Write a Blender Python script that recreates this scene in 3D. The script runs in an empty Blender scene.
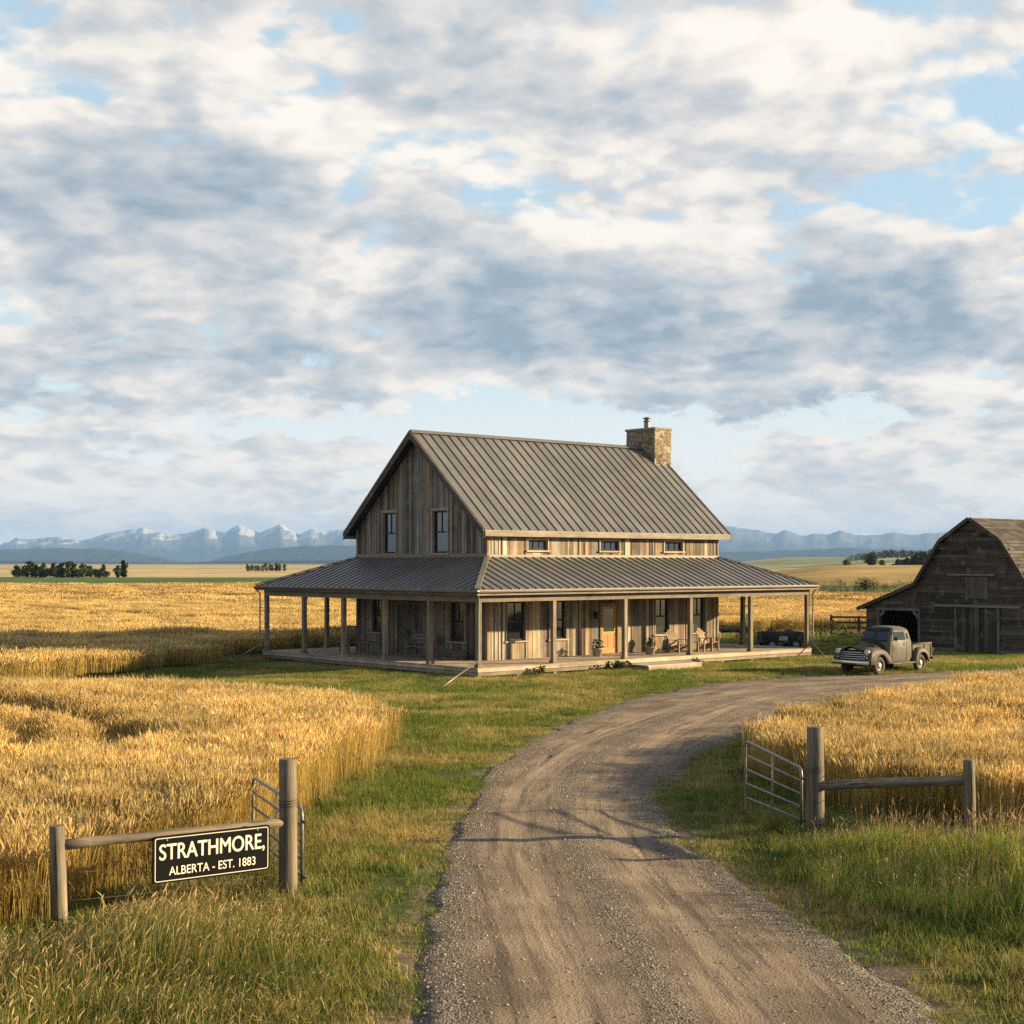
import bpy, bmesh, math, random
import numpy as np
from mathutils import Vector, Matrix

scene = bpy.context.scene
COL = scene.collection
R = math.radians
PI = math.pi
random.seed(7)
rng = np.random.default_rng(11)

# ------------------------------------------------------------------ camera
CAM_Z = 4.4
cam_data = bpy.data.cameras.new("camera")
cam = bpy.data.objects.new("camera", cam_data)
COL.objects.link(cam)
cam.location = (0, 0, CAM_Z)
cam.rotation_euler = (R(90), 0, 0)
cam_data.sensor_width = 36.0
cam_data.lens = 36.0 * 1500.0 / 1024.0
cam_data.shift_y = 51.0 / 1024.0
cam_data.clip_start = 0.1
cam_data.clip_end = 150000
scene.camera = cam

# ------------------------------------------------------------------ sun, sky, exposure
SUN_EL = R(15.0)
SUN_AZ = R(86.0)          # clockwise from +Y : the sun stands to the right
sd = Vector((math.sin(SUN_AZ) * math.cos(SUN_EL), math.cos(SUN_AZ) * math.cos(SUN_EL), math.sin(SUN_EL)))
sun_data = bpy.data.lights.new("sun", 'SUN')
sun_data.energy = 5.0
sun_data.angle = R(0.9)
sun_data.color = (1.0, 0.775, 0.445)
sun = bpy.data.objects.new("sun", sun_data)
COL.objects.link(sun)
sun.location = (60, -10, 40)
sun.rotation_euler = sd.to_track_quat('Z', 'Y').to_euler()

scene.view_settings.view_transform = 'Standard'
scene.view_settings.look = 'None'
scene.view_settings.exposure = 1.36
scene.view_settings.gamma = 1.0
scene.view_settings.use_curve_mapping = False
scene.render.engine = 'CYCLES'
cy = scene.cycles
cy.use_denoising = False
cy.denoiser = 'OPENIMAGEDENOISE'
cy.use_adaptive_sampling = True
cy.adaptive_threshold = 0.01
cy.max_bounces = 6
cy.diffuse_bounces = 3
cy.glossy_bounces = 3
cy.transmission_bounces = 6
cy.volume_bounces = 0
cy.transparent_max_bounces = 8
cy.sample_clamp_indirect = 8
cy.caustics_reflective = False
cy.caustics_refractive = False


class NT:
    """short-hand for building node trees"""
    def __init__(s, tree):
        s.t = tree
        s.n = tree.nodes
        s.l = tree.links

    def put(s, sock, v):
        if v is None:
            return
        if hasattr(v, 'is_linked') and hasattr(v, 'node'):
            s.l.new(v, sock)
        else:
            if isinstance(v, (tuple, list)) and len(v) == 3 and sock.type == 'RGBA':
                v = (*v, 1.0)
            sock.default_value = v

    def node(s, kind, out=0, props=None, **ins):
        nd = s.n.new(kind)
        for k, v in (props or {}).items():
            setattr(nd, k, v)
        for k, v in ins.items():
            key = k.replace('_', ' ')
            s.put(nd.inputs[key], v)
        return nd.outputs[out] if out is not None else nd

    def m(s, op, a, b=None, c=None, clamp=False):
        nd = s.n.new('ShaderNodeMath')
        nd.operation = op
        nd.use_clamp = clamp
        for i, v in enumerate((a, b, c)):
            s.put(nd.inputs[i], v) if v is not None else None
        return nd.outputs[0]

    def add(s, a, b): return s.m('ADD', a, b)
    def sub(s, a, b): return s.m('SUBTRACT', a, b)
    def mul(s, a, b): return s.m('MULTIPLY', a, b)
    def div(s, a, b): return s.m('DIVIDE', a, b)

    def vm(s, op, a, b=None):
        nd = s.n.new('ShaderNodeVectorMath')
        nd.operation = op
        s.put(nd.inputs[0], a)
        if op == 'SCALE':
            s.put(nd.inputs[3], b)
        elif b is not None:
            s.put(nd.inputs[1], b)
        return nd.outputs[0]

    def comb(s, x, y, z): return s.node('ShaderNodeCombineXYZ', X=x, Y=y, Z=z)

    def sep(s, v):
        nd = s.node('ShaderNodeSeparateXYZ', None, Vector=v)
        return nd.outputs[0], nd.outputs[1], nd.outputs[2]

    def smooth(s, x, a, b, lo=0.0, hi=1.0):
        nd = s.n.new('ShaderNodeMapRange')
        nd.interpolation_type = 'SMOOTHSTEP'
        s.put(nd.inputs[0], x)
        for i, v in enumerate((a, b, lo, hi)):
            s.put(nd.inputs[i + 1], v)
        return nd.outputs[0]

    def lin(s, x, a, b, lo=0.0, hi=1.0):
        nd = s.n.new('ShaderNodeMapRange')
        s.put(nd.inputs[0], x)
        for i, v in enumerate((a, b, lo, hi)):
            s.put(nd.inputs[i + 1], v)
        return nd.outputs[0]

    def mix(s, f, a, b, blend='MIX'):
        nd = s.n.new('ShaderNodeMix')
        nd.data_type = 'RGBA'
        nd.blend_type = blend
        s.put(nd.inputs[0], f)
        s.put(nd.inputs[6], a)
        s.put(nd.inputs[7], b)
        return nd.outputs[2]

    def noise(s, vec, scale, detail=4, rough=0.5, dist=0.0, out=0):
        return s.node('ShaderNodeTexNoise', out, Vector=vec, Scale=scale, Detail=detail, Roughness=rough, Distortion=dist)

    def ramp(s, f, stops):
        nd = s.n.new('ShaderNodeValToRGB')
        cr = nd.color_ramp
        while len(cr.elements) < len(stops):
            cr.elements.new(0.5)
        for e, (p, c) in zip(cr.elements, stops):
            e.position = p
            e.color = (*c, 1.0) if len(c) == 3 else c
        s.put(nd.inputs[0], f)
        return nd.outputs[0]


world = bpy.data.worlds.new("World")
scene.world = world
world.use_nodes = True
world.cycles.sampling_method = 'MANUAL'
world.cycles.sample_map_resolution = 512
W = NT(world.node_tree)
W.n.clear()
sky_out = W.n.new('ShaderNodeOutputWorld')
bg = W.n.new('ShaderNodeBackground')
W.l.new(bg.outputs[0], sky_out.inputs[0])
bg.inputs[1].default_value = 0.050
nish = W.n.new('ShaderNodeTexSky')
nish.sky_type = 'NISHITA'
nish.sun_disc = False
nish.sun_elevation = SUN_EL
nish.sun_rotation = SUN_AZ
nish.air_density = 1.0
nish.dust_density = 0.6
nish.ozone_density = 1.6

gen = W.node('ShaderNodeTexCoord', 0)
dx, dy, dz = W.sep(gen)
ady = W.add(W.m('ABSOLUTE', dy), 0.02)
A = W.div(dx, ady)                 # bearing (tangent)
E = W.div(dz, ady)                 # elevation (tangent)
fray = W.node('ShaderNodeTexNoise', 1, Vector=W.comb(A, W.mul(E, 1.6), 0.0), Scale=13.0, Detail=6, Roughness=.6)
fx, fy, fz = W.sep(fray)
A = W.add(A, W.mul(W.sub(fx, .5), .13))
E = W.add(E, W.mul(W.sub(fy, .5), .085))
zc = W.m('MAXIMUM', dz, 0.0)
k = W.div(1.0, W.add(zc, 0.30))
P = W.comb(W.mul(dx, k), W.mul(dy, k), 0.0)


def blob(px, py, sx, sy):
    """soft bank of cloud round a bearing and elevation of the sky"""
    a0, e0 = (px - 512) / 1500.0, (563 - py) / 1500.0
    u = W.mul(W.sub(A, a0), 1500.0 / sx)
    v = W.mul(W.sub(E, e0), 1500.0 / sy)
    q = W.add(W.mul(u, u), W.mul(v, v))
    return W.m('POWER', 2.718, W.mul(q, -1.0))


def weighted(banks):
    tot = None
    for (px, py, sx, sy, w) in banks:
        b = W.mul(blob(px, py, sx, sy), w)
        tot = b if tot is None else W.add(tot, b)
    return tot


# where the banks and the blue gaps lie
banks = weighted([
    # gaps
    (925, 190, 85, 30, -.19), (1000, 110, 50, 22, -.10), (500, 208, 46, 15, -.15), (395, 92, 28, 12, -.14), (300, 30, 50, 16, -.12), (270, 62, 16, 16, -.08),
    (40, 10, 50, 14, -.10), (560, 424, 200, 17, -.30), (130, 357, 70, 12, -.14), (330, 432, 120, 14, -.20), (20, 388, 50, 10, -.10), (30, 290, 40, 14, -.12),
    (860, 428, 80, 12, -.18), (480, 475, 110, 40, -.24), (700, 470, 60, 60, -.14), (180, 462, 60, 12, -.14),
    (110, 118, 40, 20, -.08), (860, 150, 40, 16, -.06),
    # banks
    (750, 320, 320, 70, .16), (150, 230, 230, 90, .12), (720, 110, 150, 80, .16), (200, 90, 160, 70, .06), (330, 380, 300, 24, .10),
    (285, 476, 50, 18, .22), (60, 468, 110, 20, .20), (900, 470, 150, 16, .12), (950, 392, 60, 14, .14), (850, 505, 240, 18, .10), (120, 510, 200, 14, .06),
])
# where the banks are deep enough to be grey below
deep = weighted([
    (800, 320, 300, 58, .34), (120, 240, 170, 60, .26), (300, 210, 100, 40, .12), (630, 100, 50, 60, .16), (560, 310, 130, 46, .16), (440, 300, 200, 60, .08),
    (280, 345, 300, 36, .14), (720, 150, 110, 60, -.14), (740, 50, 130, 60, -.08), (180, 60, 130, 50, -.08), (370, 195, 70, 36, -.18),
    (920, 235, 110, 20, -.10), (620, 215, 110, 26, -.14), (70, 100, 80, 36, .12), (420, 30, 60, 30, -.08),
    (180, 150, 80, 40, .12), (950, 20, 120, 30, -.10), (950, 470, 120, 10, .12), (720, 405, 170, 12, .16), (70, 402, 140, 14, .20), (60, 470, 100, 30, -.12), (285, 470, 60, 18, -.16), (950, 386, 60, 16, -.16),
])
warp = W.vm('SCALE', W.vm('SUBTRACT', W.noise(P, 1.6, 3, .5, 0, 1), (.5, .5, .5)), 0.13)
PW = W.vm('ADD', P, warp)


def dens(p):
    big = W.noise(W.vm('ADD', p, (3.7, 1.9, 0)), 2.0, 2, .5)
    mid = W.noise(W.vm('ADD', p, (8.3, 5.1, 0)), 8.6, 9, .57)
    bil = W.node('ShaderNodeTexVoronoi', 0, {'feature': 'SMOOTH_F1'}, Vector=W.vm('ADD', p, W.vm('SCALE', W.noise(p, 6.0, 3, .5, 0, 1), .16)), Scale=19.0, Smoothness=.7)
    d = W.add(W.mul(big, .36), W.mul(mid, .64))
    return W.add(d, W.mul(W.sub(.42, bil), .22))


D0 = dens(PW)


def mass(p):
    return W.noise(W.vm('ADD', p, (8.3, 5.1, 0)), 3.4, 3, .5)


lit2 = W.smooth(W.sub(mass(PW), mass(W.vm('ADD', PW, (sd.x * .075, -.10, 0)))), -.16, .16)
D1 = dens(W.vm('ADD', PW, (sd.x * .028, -.045, 0)))
Dt = W.add(W.add(D0, banks), .022)
cover = W.smooth(Dt, .375, .515)
# cloud thinned out of view, overhead and behind, to raise sun contrast
cover = W.mul(cover, W.mul(W.smooth(dz, .42, .66, 1, .35), W.smooth(dy, -.35, .05, .45, 1)))
thick = W.smooth(W.add(W.add(D0, W.mul(banks, .3)), deep), .36, .92)
lit = W.smooth(W.sub(D0, D1), -.14, .14)
fine = W.noise(PW, 26.0, 7, .65)
shade = W.m('ADD', W.mul(thick, .58), W.add(W.mul(W.sub(.5, lit), .42), W.mul(W.sub(.5, lit2), .42)))
shade = W.m('ADD', shade, W.add(.22, W.mul(W.sub(.5, fine), .42)), clamp=True)
cloud = W.ramp(shade, [(0.0, (9.1, 8.55, 7.8)), (.2, (8.3, 7.75, 7.1)), (.42, (6.3, 6.25, 6.2)), (.66, (4.6, 5.05, 5.45)), (1.0, (2.9, 3.7, 4.4))])
# far cloud near the horizon is paler and washed by the air
low = W.smooth(dz, .0, .12, 1.0, 0.0)
cloud = W.mix(W.mul(low, .5), cloud, (10.4, 9.3, 8.0))
blue_scale = W.mix(W.smooth(dz, .02, .30), (1.0, 1.02, 1.06), (1.35, 1.35, 1.35))
clear = W.mix(1.0, nish.outputs[0], blue_scale, 'MULTIPLY')
clear = W.mix(W.mul(W.smooth(dz, .0, .30, .85, .60), W.mul(W.smooth(dz, .38, .58, 1, 0), W.smooth(dy, -.35, .05, .4, 1))), clear, (6.0, 7.9, 9.0))  # unseen sky overhead and behind also kept darker, for less fill light
clear = W.mix(W.smooth(dz, .0, .17, 1.0, .0), clear, (10.2, 9.5, 8.5))
sky = W.mix(cover, clear, cloud)
# below the horizon: the light the land throws back
sky = W.mix(W.smooth(dz, -.02, -.001), (1.2, 1.0, .7), sky)
sky = W.vm('SCALE', sky, .90)
W.l.new(sky, bg.inputs[0])

# ================================================================== helpers
class MB:
    """collects faces and links them as one mesh object"""
    def __init__(s):
        s.v, s.f, s.c, s.mi, s.sm = [], [], [], [], []

    def face(s, pts, col=(1, 1, 1), mi=0, smooth=False):
        b = len(s.v)
        s.v.extend([tuple(p) for p in pts])
        s.f.append(tuple(range(b, b + len(pts))))
        s.c.append(col); s.mi.append(mi); s.sm.append(smooth)

    def hexa(s, a, b, col=(1, 1, 1), mi=0):
        """a: 4 bottom points counter-clockwise, b: 4 top points"""
        i = len(s.v)
        s.v.extend([tuple(p) for p in a] + [tuple(p) for p in b])
        for q in ((3, 2, 1, 0), (4, 5, 6, 7), (0, 1, 5, 4), (1, 2, 6, 5), (2, 3, 7, 6), (3, 0, 4, 7)):
            s.f.append(tuple(i + k for k in q)); s.c.append(col); s.mi.append(mi); s.sm.append(False)

    def box(s, x0, x1, y0, y1, z0, z1, col=(1, 1, 1), mi=0):
        s.hexa([(x0, y0, z0), (x1, y0, z0), (x1, y1, z0), (x0, y1, z0)],
               [(x0, y0, z1), (x1, y0, z1), (x1, y1, z1), (x0, y1, z1)], col, mi)

    def bar(s, p, q, w, h, up=(0, 0, 1), col=(1, 1, 1), mi=0):
        """rectangular bar from p to q; w across, h along up"""
        p, q, up = Vector(p), Vector(q), Vector(up)
        d = (q - p).normalized()
        side = d.cross(up)
        if side.length < 1e-4:
            side = d.cross(Vector((1, 0, 0)))
        side.normalize()
        u = side.cross(d).normalized()
        a, b = side * w / 2, u * h / 2
        s.hexa([p - a - b, p + a - b, p + a + b, p - a + b], [q - a - b, q + a - b, q + a + b, q - a + b], col, mi)

    def tube(s, pts, rad, n=10, col=(1, 1, 1), mi=0, caps=True, smooth=True, squash=1.0):
        pts = [Vector(p) for p in pts]
        if not hasattr(rad, '__len__'):
            rad = [rad] * len(pts)
        i0 = len(s.v)
        prev = None
        for k, p in enumerate(pts):
            d = (pts[min(k + 1, len(pts) - 1)] - pts[max(k - 1, 0)]).normalized()
            if prev is None:
                ref = Vector((0, 0, 1)) if abs(d.z) < .9 else Vector((1, 0, 0))
                a = d.cross(ref).normalized()
            else:
                a = (prev - d * prev.dot(d)).normalized()
            prev = a
            b = d.cross(a)
            for j in range(n):
                t = 2 * PI * j / n
                s.v.append(tuple(p + (a * math.cos(t) + b * math.sin(t) * squash) * rad[k]))
        for k in range(len(pts) - 1):
            for j in range(n):
                j2 = (j + 1) % n
                s.f.append((i0 + k * n + j, i0 + k * n + j2, i0 + (k + 1) * n + j2, i0 + (k + 1) * n + j))
                s.c.append(col); s.mi.append(mi); s.sm.append(smooth)
        if caps:
            s.f.append(tuple(i0 + j for j in reversed(range(n)))); s.c.append(col); s.mi.append(mi); s.sm.append(False)
            e = i0 + (len(pts) - 1) * n
            s.f.append(tuple(e + j for j in range(n))); s.c.append(col); s.mi.append(mi); s.sm.append(False)

    def grid(s, rows, col=(1, 1, 1), mi=0, smooth=True, close=False):
        """rows of points (equal length) joined as quads"""
        i0 = len(s.v)
        n = len(rows[0])
        for r in rows:
            s.v.extend([tuple(p) for p in r])
        for a in range(len(rows) - 1):
            for b in range(n if close else n - 1):
                b2 = (b + 1) % n
                s.f.append((i0 + a * n + b, i0 + a * n + b2, i0 + (a + 1) * n + b2, i0 + (a + 1) * n + b))
                s.c.append(col); s.mi.append(mi); s.sm.append(smooth)

    def lathe(s, prof, c, axis='Z', n=20, col=(1, 1, 1), mi=0, smooth=True):
        """prof: (radius, along) pairs round an axis through c"""
        rows = []
        for r, h in prof:
            row = []
            for j in range(n):
                t = 2 * PI * j / n
                x, y = r * math.cos(t), r * math.sin(t)
                row.append({'Z': (c[0] + x, c[1] + y, c[2] + h), 'Y': (c[0] + x, c[1] + h, c[2] + y), 'X': (c[0] + h, c[1] + x, c[2] + y)}[axis])
            rows.append(row)
        s.grid(rows, col, mi, smooth, True)

    def build(s, name, mats, parent=None, bevel=0, weld=False, loc=None):
        me = bpy.data.meshes.new(name)
        me.from_pydata(s.v, [], s.f)
        mats = mats if isinstance(mats, (list, tuple)) else [mats]
        for m_ in mats:
            me.materials.append(m_)
        me.polygons.foreach_set('material_index', s.mi)
        me.polygons.foreach_set('use_smooth', s.sm)
        at = me.color_attributes.new('tone', 'FLOAT_COLOR', 'CORNER')
        tot = np.array([len(f) for f in s.f])
        cc = np.array([(*c[:3], 1.0) for c in s.c], dtype=np.float32)
        at.data.foreach_set('color', np.repeat(cc, tot, axis=0).ravel())
        if weld:
            bm = bmesh.new(); bm.from_mesh(me)
            bmesh.ops.remove_doubles(bm, verts=bm.verts, dist=1e-4)
            bm.to_mesh(me); bm.free()
        me.update()
        o = bpy.data.objects.new(name, me)
        COL.objects.link(o)
        if parent is not None:
            o.parent = parent
        if loc is not None:
            o.location = loc
        if bevel:
            md = o.modifiers.new('bevel', 'BEVEL')
            md.width = bevel; md.segments = 2; md.limit_method = 'ANGLE'
        return o


def tag(o, label=None, cat=None, group=None, kind=None):
    if label: o['label'] = label
    if cat: o['category'] = cat
    if group: o['group'] = group
    if kind: o['kind'] = kind
    return o


def empty(name, loc, rz=0.0, label=None, cat=None, group=None):
    o = bpy.data.objects.new(name, None)
    COL.objects.link(o)
    o.location = loc
    o.rotation_euler = (0, 0, rz)
    o.empty_display_size = .2
    return tag(o, label, cat, group)


def copy_thing(o, loc=None, rz=None, label=None, parent=None):
    c = o.copy()
    COL.objects.link(c)
    if parent is not None:
        c.parent = parent
    if loc is not None: c.location = loc
    if rz is not None: c.rotation_euler = (0, 0, rz)
    if label: c['label'] = label
    for ch in [x for x in COL.objects if x.parent == o]:
        copy_thing(ch, parent=c)
    return c


def new_mat(name, rough=.8, metal=0.0, spec=.3):
    m_ = bpy.data.materials.new(name)
    m_.use_nodes = True
    t = NT(m_.node_tree)
    p = m_.node_tree.nodes['Principled BSDF']
    p.inputs['Roughness'].default_value = rough
    p.inputs['Metallic'].default_value = metal
    p.inputs['Specular IOR Level'].default_value = spec
    return m_, t, p


def bump(t, p, h, strength=.5, dist=.02):
    nd = t.n.new('ShaderNodeBump')
    nd.inputs['Strength'].default_value = strength
    nd.inputs['Distance'].default_value = dist
    t.put(nd.inputs['Height'], h)
    t.l.new(nd.outputs[0], p.inputs['Normal'])


def wood_mat(name, stretch, rough=.85, amount=.55, base=(1, 1, 1), scale=1.0):
    """weathered wood: board colours come from the mesh, grain and stain from noise along the board"""
    m_, t, p = new_mat(name, rough, 0, .2)
    tc = t.node('ShaderNodeTexCoord', 3)
    at = t.node('ShaderNodeVertexColor', 0, {'layer_name': 'tone'})
    v = t.vm('MULTIPLY', tc, stretch)
    g = t.noise(v, 9 * scale, 8, .65)
    g2 = t.noise(v, 42 * scale, 4, .6)
    st = t.noise(tc, 1.3, 5, .6)
    gr = t.add(t.mul(g, .65), t.mul(g2, .35))
    fac = t.lin(gr, .3, .7, 1 - amount, 1 + amount)
    fac = t.mul(fac, t.lin(st, .3, .7, .78, 1.2))
    c = t.mix(1.0, at, base, 'MULTIPLY')
    c = t.vm('SCALE', c, fac)
    # silvering where the weather has bleached it
    c = t.mix(t.smooth(t.noise(tc, 2.1, 6, .65), .5, .75, 0, .45), c, t.vm('SCALE', t.comb(.30, .275, .24), fac))
    if 'round' in name:
        crack = t.smooth(t.noise(t.vm('MULTIPLY', v, (2.6, 2.6, 1.1)), 9, 3, .5), .60, .66)
        c = t.mix(t.mul(crack, .8), c, (.018, .014, .011))
    t.put(p.inputs['Base Color'], c)
    bump(t, p, gr, .5, .012)
    return m_


def plain_mat(name, col, rough=.6, metal=0.0, spec=.3, vary=.15, scale=6.0, bmp=0.0):
    m_, t, p = new_mat(name, rough, metal, spec)
    tc = t.node('ShaderNodeTexCoord', 3)
    n = t.noise(tc, scale, 6, .6)
    c = t.vm('SCALE', t.comb(*col), t.lin(n, .3, .7, 1 - vary, 1 + vary))
    t.put(p.inputs['Base Color'], c)
    t.put(p.inputs['Roughness'], t.lin(n, .3, .7, max(rough - .1, .02), min(rough + .1, 1)))
    if bmp:
        bump(t, p, n, bmp, .02)
    return m_


M = {}
M['board_v'] = wood_mat('weathered_vertical_boards', (1, 1, .05), amount=.6)
M['board_h'] = wood_mat('weathered_horizontal_boards', (1, .05, 1), amount=.6)
M['board_hx'] = wood_mat('weathered_boards_lengthwise', (.05, 1, 1), amount=.45)
M['board_d'] = wood_mat('weathered_timber', (1, 1, .08), amount=.4)
M['log'] = wood_mat('weathered_round_timber', (1.6, 1.6, .07), amount=.85)
M['log_x'] = wood_mat('weathered_round_rail', (.07, 1.6, 1.6), amount=.85)
M['iron'] = plain_mat('dark_iron', (.03, .028, .026), .55, .6, .4)
M['galv'] = plain_mat('galvanised_steel', (.20, .20, .195), .5, .7, .5, .3, 14)
M['chrome'] = plain_mat('dull_chrome', (.62, .61, .58), .22, 1.0, .5, .1)
M['rubber'] = plain_mat('old_rubber', (.030, .028, .026), .85, 0, .2, .3)
M['black'] = plain_mat('dark_void', (.012, .011, .010), .95, 0, .1)
M['soot'] = plain_mat('dark_stained_wood', (.035, .03, .027), .8, 0, .2)
M['wire'] = plain_mat('rusty_wire', (.10, .075, .06), .6, .6, .3)
M['pot'] = plain_mat('pale_clay', (.38, .33, .27), .8, 0, .2)
M['leaf'] = plain_mat('garden_leaf', (.05, .075, .025), .6, 0, .3, .4, 20)


def glass_mat(name, tint):
    m_, t, p = new_mat(name, .06, 0.0, .5)
    p.inputs['Base Color'].default_value = (*tint, 1)
    p.inputs['IOR'].default_value = 2.1
    tc = t.node('ShaderNodeTexCoord', 3)
    bump(t, p, t.noise(tc, 1.6, 2, .5), .06, .05)
    return m_


M['glass'] = glass_mat('old_window_glass', (.020, .024, .028))

# seam metal
m_, t, p = new_mat('standing_seam_metal', .45, .5, .5)
tc = t.node('ShaderNodeTexCoord', 3)
at = t.node('ShaderNodeVertexColor', 0, {'layer_name': 'tone'})
n1 = t.noise(tc, .9, 5, .6)
n2 = t.noise(t.vm('MULTIPLY', tc, (6, .5, .5)), 4, 5, .6)
c = t.vm('SCALE', at, t.add(.72, t.add(t.mul(n1, .32), t.mul(n2, .24))))
t.put(p.inputs['Base Color'], c)
t.put(p.inputs['Roughness'], t.lin(n1, .3, .7, .38, .55))
bump(t, p, n1, .12, .03)
M['metal_roof'] = m_

# field stone
m_, t, p = new_mat('field_stone', .9, 0, .2)
tc = t.node('ShaderNodeTexCoord', 3)
wv = t.vm('ADD', tc, t.vm('SCALE', t.noise(tc, 3, 3, .5, 0, 1), .16))
v1 = t.n.new('ShaderNodeTexVoronoi'); v1.feature = 'F1'
t.put(v1.inputs['Vector'], wv); v1.inputs['Scale'].default_value = 4.6
v2 = t.n.new('ShaderNodeTexVoronoi'); v2.feature = 'DISTANCE_TO_EDGE'
t.put(v2.inputs['Vector'], wv); v2.inputs['Scale'].default_value = 4.6
vr, vg, vb = t.sep(v1.outputs['Color'])
c = t.ramp(vr, [(0, (.12, .09, .065)), (.3, (.30, .22, .14)), (.55, (.22, .19, .16)), (.8, (.42, .34, .24)), (1, (.16, .12, .09))])
c = t.vm('SCALE', c, t.lin(t.noise(tc, 12, 5, .6), .3, .7, .7, 1.3))
gap = t.smooth(v2.outputs['Distance'], .01, .06)
t.put(p.inputs['Base Color'], t.mix(gap, (.16, .14, .12), c))
bump(t, p, gap, .9, .05)
M['stone'] = m_


def jit(c, a=.15):
    k = 1 + random.uniform(-a, a)
    return tuple(max(0, ch * k * (1 + random.uniform(-a, a) * .25)) for ch in c)


TONES = [(.20, .168, .135), (.25, .18, .12), (.14, .12, .10), (.36, .285, .205), (.085, .072, .062), (.46, .385, .295), (.23, .20, .17), (.17, .115, .075), (.31, .235, .16), (.11, .092, .078)]


GREYS = [(.19, .175, .155), (.14, .128, .115), (.25, .23, .205), (.10, .09, .08), (.24, .185, .135), (.17, .155, .14), (.34, .30, .255), (.16, .115, .08), (.07, .062, .055), (.205, .195, .18), (.27, .20, .14), (.085, .075, .066)]


def board_wall(mb, o, ds, nrm, length, zb, zt, openings=(), wmin=.14, wmax=.30, tones=TONES, batten=.5, extra_breaks=(), dark=1.0):
    """vertical boards on a wall. o: origin, ds: direction along, nrm: outward; zt: function of s"""
    o, ds, nrm = Vector(o), Vector(ds), Vector(nrm)
    cuts = [0.0]
    while cuts[-1] < length - .1:
        cuts.append(min(length, cuts[-1] + random.uniform(wmin, wmax)))
    cuts[-1] = length
    cuts = sorted(set([round(c, 4) for c in cuts] + [round(e, 4) for op in openings for e in op[:2]] + [round(e, 4) for e in extra_breaks]))
    cuts = [c for c in cuts if 0 <= c <= length]

    def P3(s_, z, out):
        q = o + ds * s_ + nrm * out
        return (q.x, q.y, z)
    last = None
    for a, b in zip(cuts, cuts[1:]):
        if b - a < 1e-3:
            continue
        if last is None or b - a > .06:
            last = tuple(ch * dark for ch in jit(random.choice(tones), .22))
        col = last
        th = .028 + random.uniform(0, .018)
        segs = [(zb, None)]
        for (s0, s1, z0, z1) in openings:
            if a >= s0 - 1e-4 and b <= s1 + 1e-4:
                ns = []
                for (lo, hi) in segs:
                    top_ = 1e9 if hi is None else hi
                    if z1 <= lo or z0 >= top_:
                        ns.append((lo, hi)); continue
                    if z0 > lo: ns.append((lo, z0))
                    if z1 < top_: ns.append((z1, hi))
                segs = ns
        for lo, hi in segs:
            za, zb_ = (zt(a), zt(b)) if hi is None else (hi, hi)
            if max(za, zb_) - lo < .02:
                continue
            za, zb_ = max(za, lo + .005), max(zb_, lo + .005)
            c2 = jit(col, .12)
            i = [P3(a + .003, lo, 0), P3(b - .003, lo, 0), P3(b - .003, lo, th), P3(a + .003, lo, th)]
            j = [P3(a + .003, za, 0), P3(b - .003, zb_, 0), P3(b - .003, zb_, th), P3(a + .003, za, th)]
            mb.hexa(i, j, c2)
        if random.random() < batten and not any(s0 - .03 < b < s1 + .03 for (s0, s1, _, _) in openings) and b < length - .05:
            z1 = min(zt(b - .025), zt(b + .025))
            if z1 - zb > .1:
                col2 = tuple(ch * dark for ch in jit(random.choice(tones), .2))
                mb.hexa([P3(b - .03, zb, th), P3(b + .03, zb, th), P3(b + .03, zb, th + .024), P3(b - .03, zb, th + .024)],
                        [P3(b - .03, z1, th), P3(b + .03, z1, th), P3(b + .03, z1, th + .024), P3(b - .03, z1, th + .024)], col2)

# ================================================================== land: numpy noise, terrain, driveway
def vnoise(x, y, seed=0):
    x, y = np.asarray(x, float), np.asarray(y, float)
    xi, yi = np.floor(x).astype(np.int64), np.floor(y).astype(np.int64)
    xf, yf = x - xi, y - yi
    u, v = xf * xf * (3 - 2 * xf), yf * yf * (3 - 2 * yf)

    def h(a, b):
        n = (a * 374761393 + b * 668265263 + seed * 974634777) & 0x7fffffff
        n = ((n ^ (n >> 13)) * 1274126177) & 0x7fffffff
        return ((n ^ (n >> 16)) & 0xffff) / 65535.0
    return (h(xi, yi) * (1 - u) + h(xi + 1, yi) * u) * (1 - v) + (h(xi, yi + 1) * (1 - u) + h(xi + 1, yi + 1) * u) * v


def fbm(x, y, octs=5, seed=0, gain=.5):
    s, a, tot = 0, 1.0, 0
    for o in range(octs):
        s = s + a * vnoise(np.asarray(x) * 2 ** o, np.asarray(y) * 2 ** o, seed + o * 17)
        tot += a
        a *= gain
    return s / tot


def sstep(x, a, b):
    t_ = np.clip((np.asarray(x, float) - a) / (b - a), 0, 1)
    return t_ * t_ * (3 - 2 * t_)


def pip(px, py, poly):
    inside = np.zeros(len(px), bool)
    n = len(poly)
    for i in range(n):
        (x0, y0), (x1, y1) = poly[i], poly[(i + 1) % n]
        c = ((y0 > py) != (y1 > py)) & (px < (x1 - x0) * (py - y0) / (y1 - y0 + 1e-12) + x0)
        inside ^= c
    return inside


def catmull(pts, step):
    pts = np.array(pts, float)
    out = []
    for i in range(len(pts) - 1):
        p0, p1, p2, p3 = pts[max(i - 1, 0)], pts[i], pts[i + 1], pts[min(i + 2, len(pts) - 1)]
        n = max(2, int(np.linalg.norm(p2[:2] - p1[:2]) / step))
        for k in range(n):
            f = k / n
            out.append(.5 * (2 * p1 + (p2 - p0) * f + (2 * p0 - 5 * p1 + 4 * p2 - p3) * f ** 2 + (3 * p1 - p0 - 3 * p2 + p3) * f ** 3))
    out.append(pts[-1])
    return np.array(out)


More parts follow.
